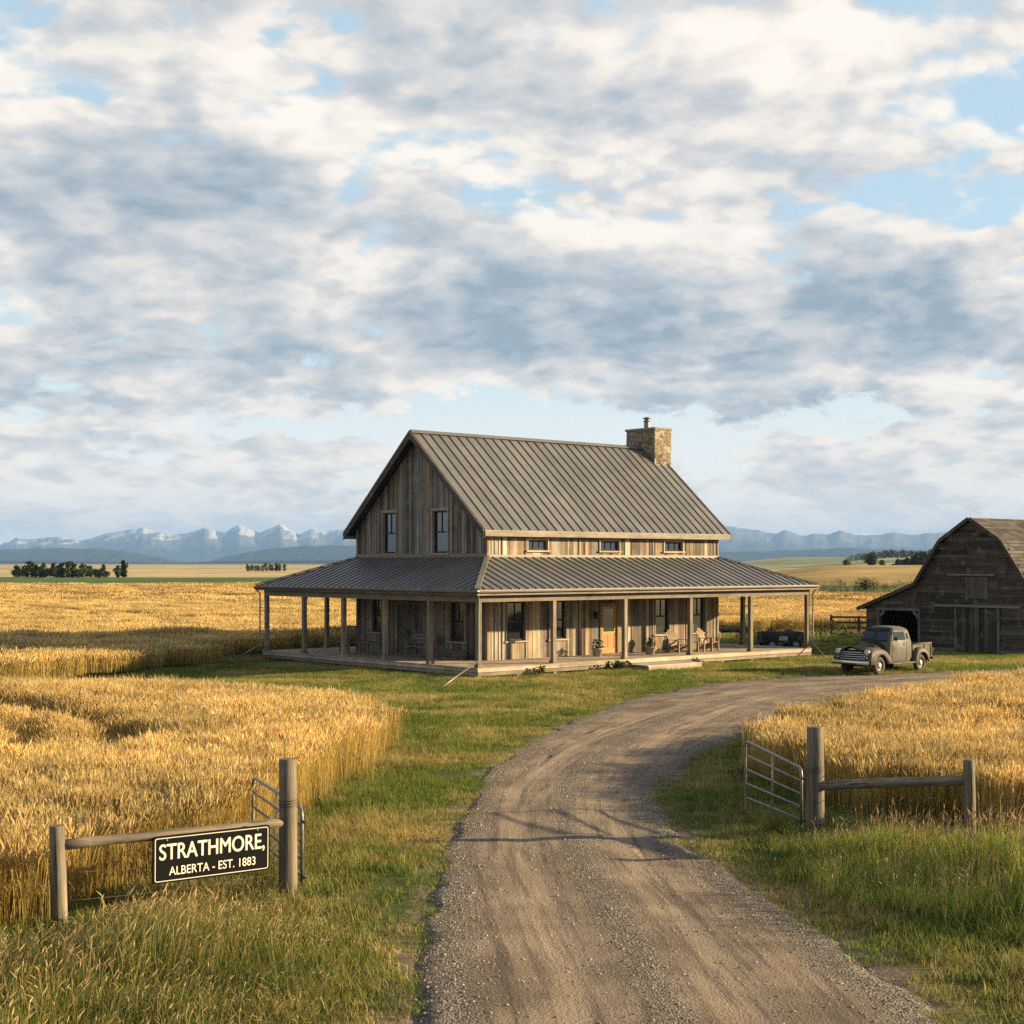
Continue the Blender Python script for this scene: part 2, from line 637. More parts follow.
# driveway centre line and half width
ROAD = catmull([(2.1, 4, 3.2), (1.9, 9, 3.0), (1.62, 14.3, 2.68), (1.22, 19, 2.28), (.92, 23.5, 1.92), (.95, 27.5, 1.75), (1.35, 31, 1.9), (2.55, 36.3, 2.35), (4.75, 42.5, 2.75), (7.5, 48.5, 3.3),
                (10.9, 53.2, 3.5), (15.4, 56.2, 3.0), (20.5, 58.6, 2.6), (27, 61.5, 2.4), (36, 66, 2.4), (60, 80, 2.4)], .3)


def road_dist(x, y):
    """signed distance outside the driveway edge (negative on the driveway)"""
    x, y = np.asarray(x, float), np.asarray(y, float)
    best = np.full(x.shape, 1e9)
    for k in range(0, len(ROAD), 2):
        d = np.hypot(x - ROAD[k, 0], y - ROAD[k, 1]) - ROAD[k, 2]
        best = np.minimum(best, d)
    return best


def H(x, y):
    x, y = np.asarray(x, float), np.asarray(y, float)
    b = 512 + 1500 * x / np.maximum(y, 60)
    near = (fbm(x * .35, y * .35, 3, 5) - .5) * .07 * (1 - sstep(y, 90, 130)) * sstep(np.abs(y - 68) + np.abs(x - 6) * .3, 6, 16)
    hill = 3.7 * sstep(y, 228, 420) * (1 - sstep(y, 520, 720)) * sstep(b, 712, 850) * (.92 + .16 * fbm(x * .012, y * .006, 3, 9))
    rdgb = 8.5 * np.exp(-((y - 1500) / 330) ** 2) * sstep(b, 770, 900) * (.7 + .6 * fbm(x * .004, y * .002, 3, 2))
    rdgc = 13.0 * np.exp(-((y - 2700) / 600) ** 2) * sstep(b, 690, 800) * (.6 + .7 * fbm(x * .0016, y * .001, 3, 4))
    rdgl = 2.2 * np.exp(-((y - 1800) / 500) ** 2) * (1 - sstep(b, 480, 600)) * fbm(x * .004, y * .002, 3, 14)
    far = np.where(y > 0, 1.0, 0.0)
    return near + (hill + rdgb + rdgc + rdgl) * far


def axis(near_lo, near_hi, step, lim, growth):
    v = list(np.arange(near_lo, near_hi + step, step))
    s = step
    while v[-1] < lim:
        s *= growth
        v.append(v[-1] + s)
    s = step
    w = [v[0]]
    while w[-1] > -lim:
        s *= growth
        w.append(w[-1] - s)
    return np.array(w[::-1][:-1] + v)


gx = axis(-24, 26, .4, 42000, 1.075)
gy = axis(9, 84, .4, 42000, 1.045)
X, Y = np.meshgrid(gx, gy)
Z = H(X, Y)
# the driveway lies in a shallow bed
nearm = (np.abs(X) < 70) & (Y > 0) & (Y < 90)
rd = np.full(X.shape, 99.0)
rd[nearm] = road_dist(X[nearm], Y[nearm])
Z = Z * np.where(rd < 1.0, np.clip(rd, 0, 1), 1) - .06 * (1 - sstep(rd, -.35, .05))
nv = X.size
faces = []
ny_, nx_ = X.shape
idx = np.arange(nv).reshape(ny_, nx_)
quads = np.stack([idx[:-1, :-1], idx[:-1, 1:], idx[1:, 1:], idx[1:, :-1]], -1).reshape(-1, 4)


def np_mesh(name, co, quads_, smooth=True):
    me = bpy.data.meshes.new(name)
    co = np.asarray(co, np.float32)
    k = quads_.shape[1]
    me.vertices.add(len(co)); me.vertices.foreach_set('co', co.ravel())
    me.loops.add(quads_.size); me.loops.foreach_set('vertex_index', quads_.ravel().astype(np.int32))
    me.polygons.add(len(quads_)); me.polygons.foreach_set('loop_start', np.arange(0, quads_.size, k, dtype=np.int32))
    me.polygons.foreach_set('use_smooth', np.full(len(quads_), smooth))
    me.update(calc_edges=True)
    me.validate()
    return me


def set_tone(me, col, name='tone'):
    at = me.color_attributes.new(name, 'FLOAT_COLOR', 'POINT')
    c4 = np.ones((len(col), 4), np.float32); c4[:, :3] = col
    at.data.foreach_set('color', c4.ravel())


def set_float(me, v, name):
    at = me.attributes.new(name, 'FLOAT', 'POINT')
    at.data.foreach_set('value', np.asarray(v, np.float32).ravel())


bx = 512 + 1500 * X / np.maximum(Y, 60)
wob = (fbm(X * .01, Y * .004, 4, 31) - .5)
Yw = Y * (1 + .05 * wob)
right = sstep(bx, 560, 700)
lawn = ((Y < 92) & (np.abs(X) < 90)).astype(float)
straw, green, pale = np.array([.40, .265, .095]), np.array([.085, .14, .035]), np.array([.50, .385, .20])
tone = np.broadcast_to(straw, X.shape + (3,)).copy()
mixin = lambda t_, c_, w_: t_ * (1 - w_[..., None]) + np.asarray(c_) * w_[..., None]
L = 1 - right
tone = mixin(tone, green, sstep(Yw, 246, 256) * L)
tone = mixin(tone, pale, sstep(Yw, 450, 465) * L)
tone = mixin(tone, (.34, .30, .15), sstep(Yw, 1000, 1100) * (1 - sstep(Yw, 1250, 1350)) * L * .8)
tone = mixin(tone, (.30, .29, .16), sstep(Yw, 2200, 3000) * L)
# right: rough green strip at the hill's foot, golden slope, mixed fields behind
gn = fbm(X * .05, Y * .02, 4, 77)
tone = mixin(tone, (.10, .125, .035), sstep(Yw, 172, 180) * (1 - sstep(Yw + 60 * (gn - .5), 255, 300)) * right)
tone = mixin(tone, (.40, .275, .105), sstep(Yw + 40 * (gn - .5), 250, 300) * right)
tone = mixin(tone, (.17, .17, .06), sstep(gn, .52, .68) * sstep(Yw, 250, 300) * (1 - sstep(Yw, 420, 520)) * right * .6)
tone = mixin(tone, (.52, .40, .21), sstep(Yw, 620, 680) * right)
st_ = fbm(X * .0022, Y * .006, 4, 41)
tone = mixin(tone, (.19, .215, .105), sstep(st_, .46, .56) * sstep(Yw, 700, 800) * right)
tone = mixin(tone, (.24, .25, .15), sstep(Yw, 3200, 4200) * right)

gme = np_mesh('ground', np.stack([X, Y, Z], -1).reshape(-1, 3), quads)
set_tone(gme, tone.reshape(-1, 3))
set_float(gme, lawn, 'lawn')
set_float(gme, (1 - sstep(rd, -.2, .75)).reshape(-1), 'bare')
ground = bpy.data.objects.new('ground', gme)
COL.objects.link(ground)
ground['kind'] = 'structure'


def lawn_colour(t, pos):
    """green and dry patches, shared by the soil below and the blades above"""
    a = t.noise(pos, .28, 4, .6)
    b = t.noise(pos, 1.7, 4, .6)
    v = t.add(t.mul(a, .72), t.mul(b, .28))
    return t.smooth(v, .42, .63)


m_, t, p = new_mat('land', .95, 0, .1)
pos = t.node('ShaderNodeNewGeometry', 0)
at = t.node('ShaderNodeVertexColor', 0, {'layer_name': 'tone'})
lw = t.node('ShaderNodeAttribute', 2, {'attribute_name': 'lawn'})
dry = lawn_colour(t, pos)
lawn_c = t.mix(dry, (.075, .095, .022), (.22, .165, .062))
soil_ = t.smooth(t.noise(pos, 3.3, 5, .65), .46, .60)
lawn_c = t.mix(t.mul(soil_, .35), lawn_c, (.135, .100, .066))
bare_ = t.node('ShaderNodeAttribute', 2, {'attribute_name': 'bare'})
bm_ = t.smooth(t.add(bare_, t.mul(t.sub(t.noise(pos, 2.4, 6, .65), .5), 1.5)), .35, .75)
lawn_c = t.mix(bm_, lawn_c, (.185, .142, .10))
lawn_c = t.vm('SCALE', lawn_c, t.lin(t.noise(pos, 24, 5, .7), .3, .7, .45, 1.45))
far_c = t.vm('SCALE', at, t.lin(t.noise(t.vm('MULTIPLY', pos, (.03, .035, .1)), 1, 9, .72), .3, .7, .55, 1.4))
far_c = t.vm('SCALE', far_c, t.lin(t.noise(t.vm('MULTIPLY', pos, (.006, .012, .02)), 1, 4, .6), .3, .7, .8, 1.2))
t.put(p.inputs['Base Color'], t.mix(lw, far_c, lawn_c))
bump(t, p, t.noise(pos, 11, 5, .65), .6, .05)
gme.materials.append(m_)

# ---- driveway
ds_ = np.gradient(ROAD[:, :2], axis=0)
tan_ = ds_ / np.linalg.norm(ds_, axis=1, keepdims=True)
nor_ = np.stack([tan_[:, 1], -tan_[:, 0]], 1)
arc = np.concatenate([[0], np.cumsum(np.linalg.norm(np.diff(ROAD[:, :2], axis=0), axis=1))])
NT_ = 72
tt = np.linspace(-1.12, 1.12, NT_)
RS_, RT_ = np.meshgrid(np.arange(len(ROAD)), tt, indexing='ij')
hwid = ROAD[RS_, 2]
edge_w = 1 + .16 * (fbm(arc[RS_] * .9, np.sign(RT_) * 7 + 20, 6, 3, .62) - .5) * 2
off = RT_ * hwid * np.where(np.abs(RT_) > .5, edge_w, 1)
rx = ROAD[RS_, 0] + nor_[RS_, 0] * off
ry = ROAD[RS_, 1] + nor_[RS_, 1] * off
wander = (fbm(arc[RS_] * .12, arc[RS_] * 0 + 3.3, 3, 8) - .5) * .5
rut = np.exp(-((np.abs(off - wander) - .82) / .30) ** 2)
mid = np.exp(-((off - wander) / .28) ** 2)
rz = .028 + .028 * (1 - RT_ ** 2) - .024 * rut + .010 * mid + (fbm(rx * .8, ry * .8, 4, 21) - .5) * .035 + (fbm(rx * 4, ry * 4, 3, 22) - .5) * .018
rz = rz - sstep(np.abs(RT_), .90, 1.1) * .14
ii = np.arange(RS_.size).reshape(RS_.shape)
rq = np.stack([ii[:-1, :-1], ii[:-1, 1:], ii[1:, 1:], ii[1:, :-1]], -1).reshape(-1, 4)
rme = np_mesh('gravel_driveway', np.stack([rx, ry, rz], -1).reshape(-1, 3), rq)
set_float(rme, rut, 'rut')
set_float(rme, sstep(np.abs(RT_), .62, .98) + mid * .5, 'loose')
va = rme.attributes.new('along', 'FLOAT_VECTOR', 'POINT')
va.data.foreach_set('vector', np.stack([off, arc[RS_], rz * 0], -1).astype(np.float32).ravel())
road = bpy.data.objects.new('gravel_driveway', rme)
COL.objects.link(road)
road['kind'] = 'structure'
m_, t, p = new_mat('driveway_dirt', .95, 0, .15)
pos = t.node('ShaderNodeNewGeometry', 0)
ru = t.node('ShaderNodeAttribute', 2, {'attribute_name': 'rut'})
lo = t.node('ShaderNodeAttribute', 2, {'attribute_name': 'loose'})
al = t.node('ShaderNodeAttribute', 1, {'attribute_name': 'along'})
big = t.noise(pos, .55, 5, .6)
strk = t.noise(t.vm('MULTIPLY', al, (5.5, .35, 1)), 1, 6, .6)
fine = t.noise(pos, 26, 5, .7)
peb = t.n.new('ShaderNodeTexVoronoi'); peb.feature = 'F1'
t.put(peb.inputs['Vector'], pos); peb.inputs['Scale'].default_value = 34
pr_, pg_, pb_ = t.sep(peb.outputs['Color'])
base = t.mix(t.smooth(big, .35, .65), (.175, .135, .10), (.33, .252, .18))
base = t.mix(t.mul(ru, .55), base, (.38, .295, .212))
base = t.mix(t.smooth(strk, .45, .66, 0, .75), base, (.115, .09, .07))
stone = t.mix(pr_, (.085, .075, .065), (.44, .38, .31))
lmask = t.smooth(t.add(t.mul(lo, .7), t.mul(t.noise(pos, 3.1, 5, .65), .75)), .40, .80)
c = t.mix(t.mul(lmask, .75), base, stone)
c = t.vm('SCALE', c, t.lin(fine, .3, .7, .78, 1.2))
t.put(p.inputs['Base Color'], c)
hgt = t.add(t.mul(fine, .5), t.mul(t.sub(1, t.m('MULTIPLY', peb.outputs['Distance'], 1.4, clamp=True)), t.add(.15, t.mul(lmask, .6))))
hgt = t.add(hgt, t.mul(strk, .5))
bump(t, p, hgt, 1.0, .075)
rme.materials.append(m_)

# ================================================================== mountains and foothills
def range_mesh(name, prof, r0, r1, rows, crest_t, seed, rough, step=2.0, x0=-420, x1=1440):
    cols = np.arange(x0, x1, step)
    pp = np.array(prof, float)
    crest = np.interp(cols, pp[:, 0], pp[:, 1])
    crest = crest + (fbm(cols * .06, cols * 0 + 1.7, 5, seed) - .5) * rough * 4
    crest = crest - (1 - np.abs(2 * fbm(cols * .11 + 9, cols * 0 + 4.1, 3, seed + 31) - 1) - .62) * rough * 1.3
    tv = np.linspace(0, 1, rows)
    Cc, Tt = np.meshgrid(cols, tv)
    r = r0 + (r1 - r0) * Tt
    rc = r0 + (r1 - r0) * crest_t
    peak = (563 - np.interp(Cc, cols, crest)) / 1500 * r + CAM_Z
    up = np.clip(Tt / crest_t, 0, 1)
    dn = np.clip((Tt - crest_t) / (1 - crest_t), 0, 1)
    # spurs running down from the crest, folded sideways
    sx_ = Cc * .026 + (fbm(Cc * .012 + 3, Tt * 2.2, 3, seed + 2) - .5) * 9 * (1 - up) + (fbm(Cc * .05, Tt * 4 + 8, 3, seed + 5) - .5) * 1.6
    rid = 1 - np.abs(2 * fbm(sx_, Tt * 1.5 + 5, 5, seed + 9, .55) - 1)
    rid = rid ** 1.5
    body = np.where(Tt <= crest_t, up ** 1.1, (1 - dn) ** 1.0)
    rid = rid + (1 - rid) * sstep(np.where(Tt <= crest_t, up, 1 - dn), .55, 1.0)
    z = np.minimum(body * (.58 + .42 * rid), 1) * peak - 15 * (1 - up)
    x = (Cc - 512) / 1500 * r
    ii_ = np.arange(Cc.size).reshape(Cc.shape)
    q_ = np.stack([ii_[:-1, :-1], ii_[:-1, 1:], ii_[1:, 1:], ii_[1:, :-1]], -1).reshape(-1, 4)
    me = np_mesh(name, np.stack([x, r, z], -1).reshape(-1, 3), q_, True)
    rel = z / np.maximum(peak.max(), 1)
    set_float(me, up * (z / np.maximum(peak, 1)), 'height')
    o = bpy.data.objects.new(name, me)
    COL.objects.link(o)
    o['kind'] = 'structure'
    return o, me


MT = [(-420, 540), (-300, 533), (-200, 541), (-120, 531), (-60, 540), (0, 544.5), (17, 537), (28, 540), (56, 535.5), (81, 541.5), (105, 534), (132, 528.5), (144, 526.3), (165, 534), (183, 534.6), (204, 527.6),
      (225, 532.2), (239, 523.8), (260, 533.4), (280, 523.8), (299, 534.6), (310, 528.6), (327, 531), (352, 527), (400, 534), (450, 528), (520, 535), (580, 527), (640, 533), (690, 524), (724, 525.6),
      (738, 526.6), (755, 528.6), (776, 535), (785, 530.6), (805, 535.6), (815, 532.6), (827, 534), (841, 529.4), (855, 534.7), (874, 535.6), (893, 532), (911, 534.6), (940, 533), (980, 530), (1040, 536), (1120, 530), (1250, 538), (1440, 532)]
mts, mme = range_mesh('mountains', MT, 17500, 25500, 44, .6, 100, 1.0)
m_, t, p = new_mat('mountain_rock', .95, 0, .1)
pos = t.node('ShaderNodeNewGeometry', 0)
nrmv = t.node('ShaderNodeNewGeometry', 1)
hh = t.node('ShaderNodeAttribute', 2, {'attribute_name': 'height'})
n1 = t.noise(t.vm('MULTIPLY', pos, (.0016, .0008, .0045)), 1, 7, .62)
rock = t.mix(n1, (.06, .065, .075), (.20, .185, .17))
forest = (.022, .032, .030)
c = t.mix(t.smooth(t.add(hh, t.mul(t.sub(n1, .5), .5)), .18, .55), forest, rock)
px_, py_, pz_ = t.sep(pos)
left_ = t.smooth(px_, 200, 2500, 1, .12)
snow = t.mul(t.smooth(t.add(t.mul(hh, .5), t.mul(t.noise(t.vm('MULTIPLY', pos, (.0052, .0010, .0038)), 1, 5, .6), .95)), .80, .92), left_)
t.put(p.inputs['Base Color'], t.mix(t.mul(snow, .65), c, (.72, .72, .74)))
mme.materials.append(m_)
FH = [(-420, 552), (-200, 547), (-60, 551), (0, 549.5), (50, 548.3), (95, 548.6), (125, 551), (160, 557), (190, 563.5), (205, 562), (225, 557), (247, 552.5), (275, 548.5), (303, 546), (352, 545.5), (450, 549), (560, 551), (700, 552),
      (770, 551), (850, 548), (930, 552), (1024, 549), (1200, 553), (1440, 549)]
fhs, fme = range_mesh('foothills', FH, 10500, 14500, 26, .6, 200, .5)
FH2 = [(-420, 561), (0, 560.5), (80, 561.5), (160, 562.8), (230, 561), (330, 560.2), (470, 562), (700, 561), (800, 560.4), (1024, 561.5), (1440, 560.5)]
f2s, f2me = range_mesh('wooded_hills', FH2, 6200, 8200, 16, .6, 300, .3)
m_, t, p = new_mat('far_forest', .95, 0, .05)
pos = t.node('ShaderNodeNewGeometry', 0)
n1 = t.noise(t.vm('MULTIPLY', pos, (.004, .002, .01)), 1, 6, .6)
t.put(p.inputs['Base Color'], t.mix(n1, (.010, .020, .022), (.045, .06, .045)))
fme.materials.append(m_); f2me.materials.append(m_)

# ---- the air between here and the mountains
hz = MB()
hz.box(-34000, 34000, -3000, 29000, -90, 620)
m_ = bpy.data.materials.new('haze_air')
m_.use_nodes = True
hn = m_.node_tree
hn.nodes.remove(hn.nodes['Principled BSDF'])
vol = hn.nodes.new('ShaderNodeVolumePrincipled')
vol.inputs['Color'].default_value = (.30, .54, 1.0, 1)
vol.inputs['Density'].default_value = 4.4e-5
vol.inputs['Anisotropy'].default_value = 0.0
hn.links.new(vol.outputs[0], hn.nodes['Material Output'].inputs['Volume'])
haze = hz.build('haze', m_)
haze['kind'] = 'stuff'

# ================================================================== the farmhouse
HANG = R(41.2)
U = Vector((math.cos(HANG), math.sin(HANG), 0))
V = Vector((-math.sin(HANG), math.cos(HANG), 0))
HC = Vector((-1.28, 56.4, 0))
house = empty('farmhouse', HC, HANG, 'weathered board farmhouse with grey metal roof, wraparound porch and stone chimney', 'house')
DL, DW = 20.2, 15.2
WX0, WX1, WY0, WY1 = 3.1, 17.1, 3.1, 12.1
DZ = .45
EZ, RZ = 5.72, 10.0
MIDY = (WY0 + WY1) / 2
SL = (RZ - EZ) / (MIDY - (WY0 - .4))


def roofz(y):
    return RZ - SL * abs(y - MIDY)


# openings: (s0, s1, z0, z1)
front_open = [(4.1 - WX0, 5.1 - WX0, 1.2, 2.82), (6.5 - WX0, 7.4 - WX0, 1.2, 2.82), (9.5 - WX0, 10.5 - WX0, DZ + .03, 2.55),
              (12.9 - WX0, 13.8 - WX0, 1.2, 2.82), (15.4 - WX0, 16.2 - WX0, 1.2, 2.82),
              (5.25 - WX0, 6.35 - WX0, 4.93, 5.36), (9.45 - WX0, 10.6 - WX0, 4.93, 5.36), (13.5 - WX0, 14.7 - WX0, 4.93, 5.36)]
left_open = [(4.5 - WY0, 5.5 - WY0, 1.15, 2.8), (7.5 - WY0, 9.1 - WY0, DZ + .03, 2.6), (10.25 - WY0, 11.0 - WY0, 1.35, 2.8),
             (5.62 - WY0, 6.62 - WY0, 4.82, 6.6), (9.22 - WY0, 10.15 - WY0, 4.82, 6.6)]

mb = MB(); board_wall(mb, (WX0, WY0, 0), (1, 0, 0), (0, -1, 0), WX1 - WX0, DZ, lambda s: 5.95, front_open, dark=1.2)  # boards lightened, brightening the sunlit side by colour
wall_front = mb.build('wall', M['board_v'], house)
mb = MB(); board_wall(mb, (WX0, WY0, 0), (0, 1, 0), (-1, 0, 0), WY1 - WY0, DZ, lambda s: roofz(WY0 + s) - .16, left_open, extra_breaks=(MIDY - WY0,), dark=1.0, tones=GREYS, wmin=.11, wmax=.23)
wall_left = mb.build('wall', M['board_v'], house)
mb = MB(); board_wall(mb, (WX1, WY0, 0), (0, 1, 0), (1, 0, 0), WY1 - WY0, DZ, lambda s: roofz(WY0 + s) - .16, (), extra_breaks=(MIDY - WY0,))
mb.build('wall', M['board_v'], house)
mb = MB(); board_wall(mb, (WX0, WY1, 0), (1, 0, 0), (0, 1, 0), WX1 - WX0, DZ, lambda s: 5.95, ())
mb.build('wall', M['board_v'], house)
# corner boards
for (x, y) in ((WX0, WY0), (WX0, WY1), (WX1, WY0), (WX1, WY1)):
    mb = MB()
    sx, sy = (-1 if x == WX0 else 1), (-1 if y == WY0 else 1)
    xa, xb = sorted((x - sx * .02, x + sx * .072)); ya, yb = sorted((y - sy * .02, y + sy * .072))
    mb.box(xa, xb, ya, yb, DZ + .01, 5.9, jit((.28, .22, .16)))
    mb.build('corner_board', M['board_v'], house)
# dark inner shell so that nothing shines through the boards
mb = MB()
mb.face([(WX0 + .3, WY0 + .3, DZ), (WX1 - .3, WY0 + .3, DZ), (WX1 - .3, WY0 + .3, 5.9), (WX0 + .3, WY0 + .3, 5.9)])
mb.face([(WX0 + .3, WY0 + .3, DZ), (WX0 + .3, WY1 - .3, DZ), (WX0 + .3, WY1 - .3, 5.9), (WX0 + .3, MIDY, 9.4), (WX0 + .3, WY0 + .3, 5.9)])
mb.build('inner_wall', M['black'], house)


def window(o, ds, nrm, s0, s1, z0, z1, cols=2, trim=.085, tone=(.20, .17, .14), low=False):
    """a window: casing mesh with glass, sash bars and sill as its children"""
    o, ds, nrm = Vector(o), Vector(ds), Vector(nrm)

    def bx(mb, a, b, lo, hi, n0, n1, col):
        q = lambda s_, z, n: tuple(o + ds * s_ + nrm * n + Vector((0, 0, z)))
        mb.hexa([q(a, lo, n0), q(b, lo, n0), q(b, lo, n1), q(a, lo, n1)], [q(a, hi, n0), q(b, hi, n0), q(b, hi, n1), q(a, hi, n1)], col)
    f = MB()
    bx(f, s0 - trim, s0, z0, z1, .002, .085, jit(tone)); bx(f, s1, s1 + trim, z0, z1, .002, .085, jit(tone))
    bx(f, s0 - trim - .02, s1 + trim + .02, z1 + .001, z1 + trim + .03, .002, .095, jit(tone))
    # reveal
    bx(f, s0, s0 + .025, z0, z1, -.16, .03, jit(tone)); bx(f, s1 - .025, s1, z0, z1, -.16, .03, jit(tone))
    bx(f, s0 + .026, s1 - .026, z1 - .025, z1, -.16, .03, jit(tone))
    w = f.build('window', M['board_v'], house)
    g = MB(); bx(g, s0 + .02, s1 - .02, z0 + .02, z1 - .02, -.075, -.063, (1, 1, 1)); g.build('glass', M['glass'], w)
    b = MB()
    dk = (.045, .04, .036)
    a0, a1, b0, b1 = s0 + .026, s1 - .026, z0 + .012, z1 - .026
    bx(b, a0, a0 + .05, b0, b1, -.06, -.02, dk); bx(b, a1 - .05, a1, b0, b1, -.06, -.02, dk)
    bx(b, a0 + .051, a1 - .051, b0, b0 + .06, -.06, -.02, dk); bx(b, a0 + .051, a1 - .051, b1 - .05, b1, -.06, -.02, dk)
    mid = (b0 + b1) / 2
    if not low:
        bx(b, a0 + .051, a1 - .051, mid - .03, mid + .03, -.06, -.012, dk)
    for k in range(1, cols):
        s = a0 + (a1 - a0) * k / cols
        bx(b, s - .014, s + .014, (mid + .031) if not low else b0 + .061, b1 - .051, -.058, -.03, dk)
    b.build('sash', M['board_v'], w)
    sl = MB(); bx(sl, s0 - trim - .05, s1 + trim + .05, z0 - .07, z0 - .001, .0021, .13, jit((.36, .29, .21))); sl.build('sill', M['board_hx'], w)
    return w


FW = ((WX0, WY0, 0), (1, 0, 0), (0, -1, 0))
LW = ((WX0, WY0, 0), (0, 1, 0), (-1, 0, 0))
for i in (0, 1, 3, 4):
    window(*FW, *front_open[i])
for i in (5, 6, 7):
    window(*FW, *front_open[i], cols=3, trim=.07, low=True, tone=(.36, .30, .23))
for i in (0, 2, 3, 4):
    window(*LW, *left_open[i], tone=(.27, .235, .2))

m_, t, p = new_mat('oiled_door_wood', .45, 0, .3)
tc = t.node('ShaderNodeTexCoord', 3)
at = t.node('ShaderNodeVertexColor', 0, {'layer_name': 'tone'})
t.put(p.inputs['Base Color'], t.vm('SCALE', at, t.lin(t.noise(t.vm('MULTIPLY', tc, (1, 1, .06)), 14, 6, .6), .3, .7, .75, 1.2)))
M['door'] = m_
# front door
dj = MB()
s0, s1, z0, z1 = 9.5, 10.5, DZ + .03, 2.55
dj.box(s0 - .09, s0 + .03, WY0 - .09, WY0 + .02, z0, z1, (.22, .16, .10)); dj.box(s1 - .03, s1 + .09, WY0 - .09, WY0 + .02, z0, z1, (.22, .16, .10))
dj.box(s0 - .11, s1 + .11, WY0 - .1, WY0 + .02, z1 + .001, z1 + .12, (.22, .16, .10))
door_frame = dj.build('door_frame', M['board_v'], house)
d = MB()
ORG = (.46, .215, .05)
ya, yb = WY0 - .02, WY0 + .03
d.box(s0 + .031, s0 + .16, ya, yb, z0, z1 - .01, ORG); d.box(s1 - .16, s1 - .031, ya, yb, z0, z1 - .01, ORG)
for (a, b) in ((z0, z0 + .22), (1.25, 1.42), (z1 - .14, z1 - .01)):
    d.box(s0 + .161, s1 - .161, ya, yb, a, b, ORG)
d.box(s0 + .161, s1 - .161, ya + .018, yb, z0 + .221, 1.249, tuple(c * .85 for c in ORG))
d.box((s0 + s1) / 2 - .03, (s0 + s1) / 2 + .03, ya + .004, ya + .0175, z0 + .221, 1.249, ORG)
door = d.build('door', M['door'], house)
g = MB(); g.box(s0 + .161, s1 - .161, ya + .022, yb - .005, 1.421, z1 - .141); g.build('glass', M['glass'], door)
h = MB(); h.tube([(s1 - .1, ya - .002, 1.33), (s1 - .1, ya - .05, 1.33)], .012, 8); h.tube([(s1 - .1, ya - .05, 1.35), (s1 - .1, ya - .05, 1.26)], .012, 8)
h.build('handle', M['iron'], door)
# side door under the left porch: a pair of dark leaves
f = MB()
a, b, z1 = 7.5, 9.1, 2.6
f.box(WX0 - .09, WX0 + .02, a - .09, a + .03, z0, z1, (.16, .13, .11)); f.box(WX0 - .09, WX0 + .02, b - .03, b + .09, z0, z1, (.16, .13, .11))
f.box(WX0 - .1, WX0 + .02, a - .11, b + .11, z1 + .001, z1 + .11, (.16, .13, .11))
f.build('door_frame', M['board_v'], house)
for (p0, p1) in ((a + .031, (a + b) / 2 - .004), ((a + b) / 2 + .004, b - .031)):
    d = MB()
    n = 4
    for i in range(n):
        q0 = p0 + (p1 - p0) * i / n
        d.box(WX0 - .025 + random.uniform(0, .006), WX0 + .02, q0 + .003, q0 + (p1 - p0) / n - .003, z0, z1 - .01, jit((.10, .082, .066), .2))
    for zz in (.8, 2.2):
        d.box(WX0 - .045, WX0 - .0255, p0 + .03, p1 - .03, zz, zz + .12, jit((.11, .09, .075)))
    dd = d.build('door', M['board_v'], house)
    hh = MB(); hh.box(WX0 - .07, WX0 - .046, (p1 if p0 < 8 else p0) - (.09 if p0 < 8 else -.05), (p1 if p0 < 8 else p0) - (.05 if p0 < 8 else -.09), 1.3, 1.5)
    hh.build('handle', M['iron'], dd)

# ---- main roof: two slopes with standing seams
RT = (.222, .208, .190)
RX0, RX1 = WX0 - .5, WX1 + .5
for sgn in (-1, 1):
    mb = MB()
    ye = MIDY + sgn * (MIDY - (WY0 - .4))
    yr = MIDY + sgn * .0
    nx, nz = sgn * SL / math.hypot(1, SL), 1 / math.hypot(1, SL)     # outward normal in (y,z)
    up = Vector((0, nx, nz))

    def rp(x, q, lift=0.0):
        """q 0 at eave, 1 at ridge"""
        return Vector((x, ye + (yr - ye) * q, EZ + (RZ - EZ) * q)) + up * lift
    n = 30
    step = (RX1 - RX0) / n
    th = .11
    a, b = [rp(RX0, 0), rp(RX1, 0), rp(RX1, 1), rp(RX0, 1)], None
    if sgn > 0:
        a = [a[1], a[0], a[3], a[2]]
    low = [p_ - Vector((0, 0, th)) for p_ in a]
    i = 0
    for j in range(n):
        x0, x1 = RX0 + j * step, RX0 + (j + 1) * step
        q = [rp(x0, 0), rp(x1, 0), rp(x1, 1), rp(x0, 1)]
        if sgn > 0: q = q[::-1]
        mb.face(q, jit(RT, .09))
    mb.face(low[::-1], (.10, .085, .07))
    for e0, e1 in ((0, 1), (1, 2), (3, 0)):
        mb.face([low[e0], low[e1], a[e1], a[e0]], tuple(c * .9 for c in RT))
    for j in range(n + 1):
        x = RX0 + j * step
        x = min(max(x, RX0 + .02), RX1 - .02)
        w = .013
        A4 = [rp(x - w, .003, .001), rp(x + w, .003, .001), rp(x + w, .003, .042), rp(x - w, .003, .042)]
        B4 = [rp(x - w, .997, .001), rp(x + w, .997, .001), rp(x + w, .997, .042), rp(x - w, .997, .042)]
        mb.hexa(A4, B4, tuple(c * .92 for c in RT))
    mb.build('roof', M['metal_roof'], house)
mb = MB()
for sgn in (-1, 1):
    q = [(RX0 - .01, MIDY, RZ + .085), (RX1 + .01, MIDY, RZ + .085), (RX1 + .01, MIDY + sgn * .17, RZ + .085 - SL * .17), (RX0 - .01, MIDY + sgn * .17, RZ + .085 - SL * .17)]
    mb.face(q if sgn < 0 else q[::-1], RT)
mb.build('ridge_cap', M['metal_roof'], house)
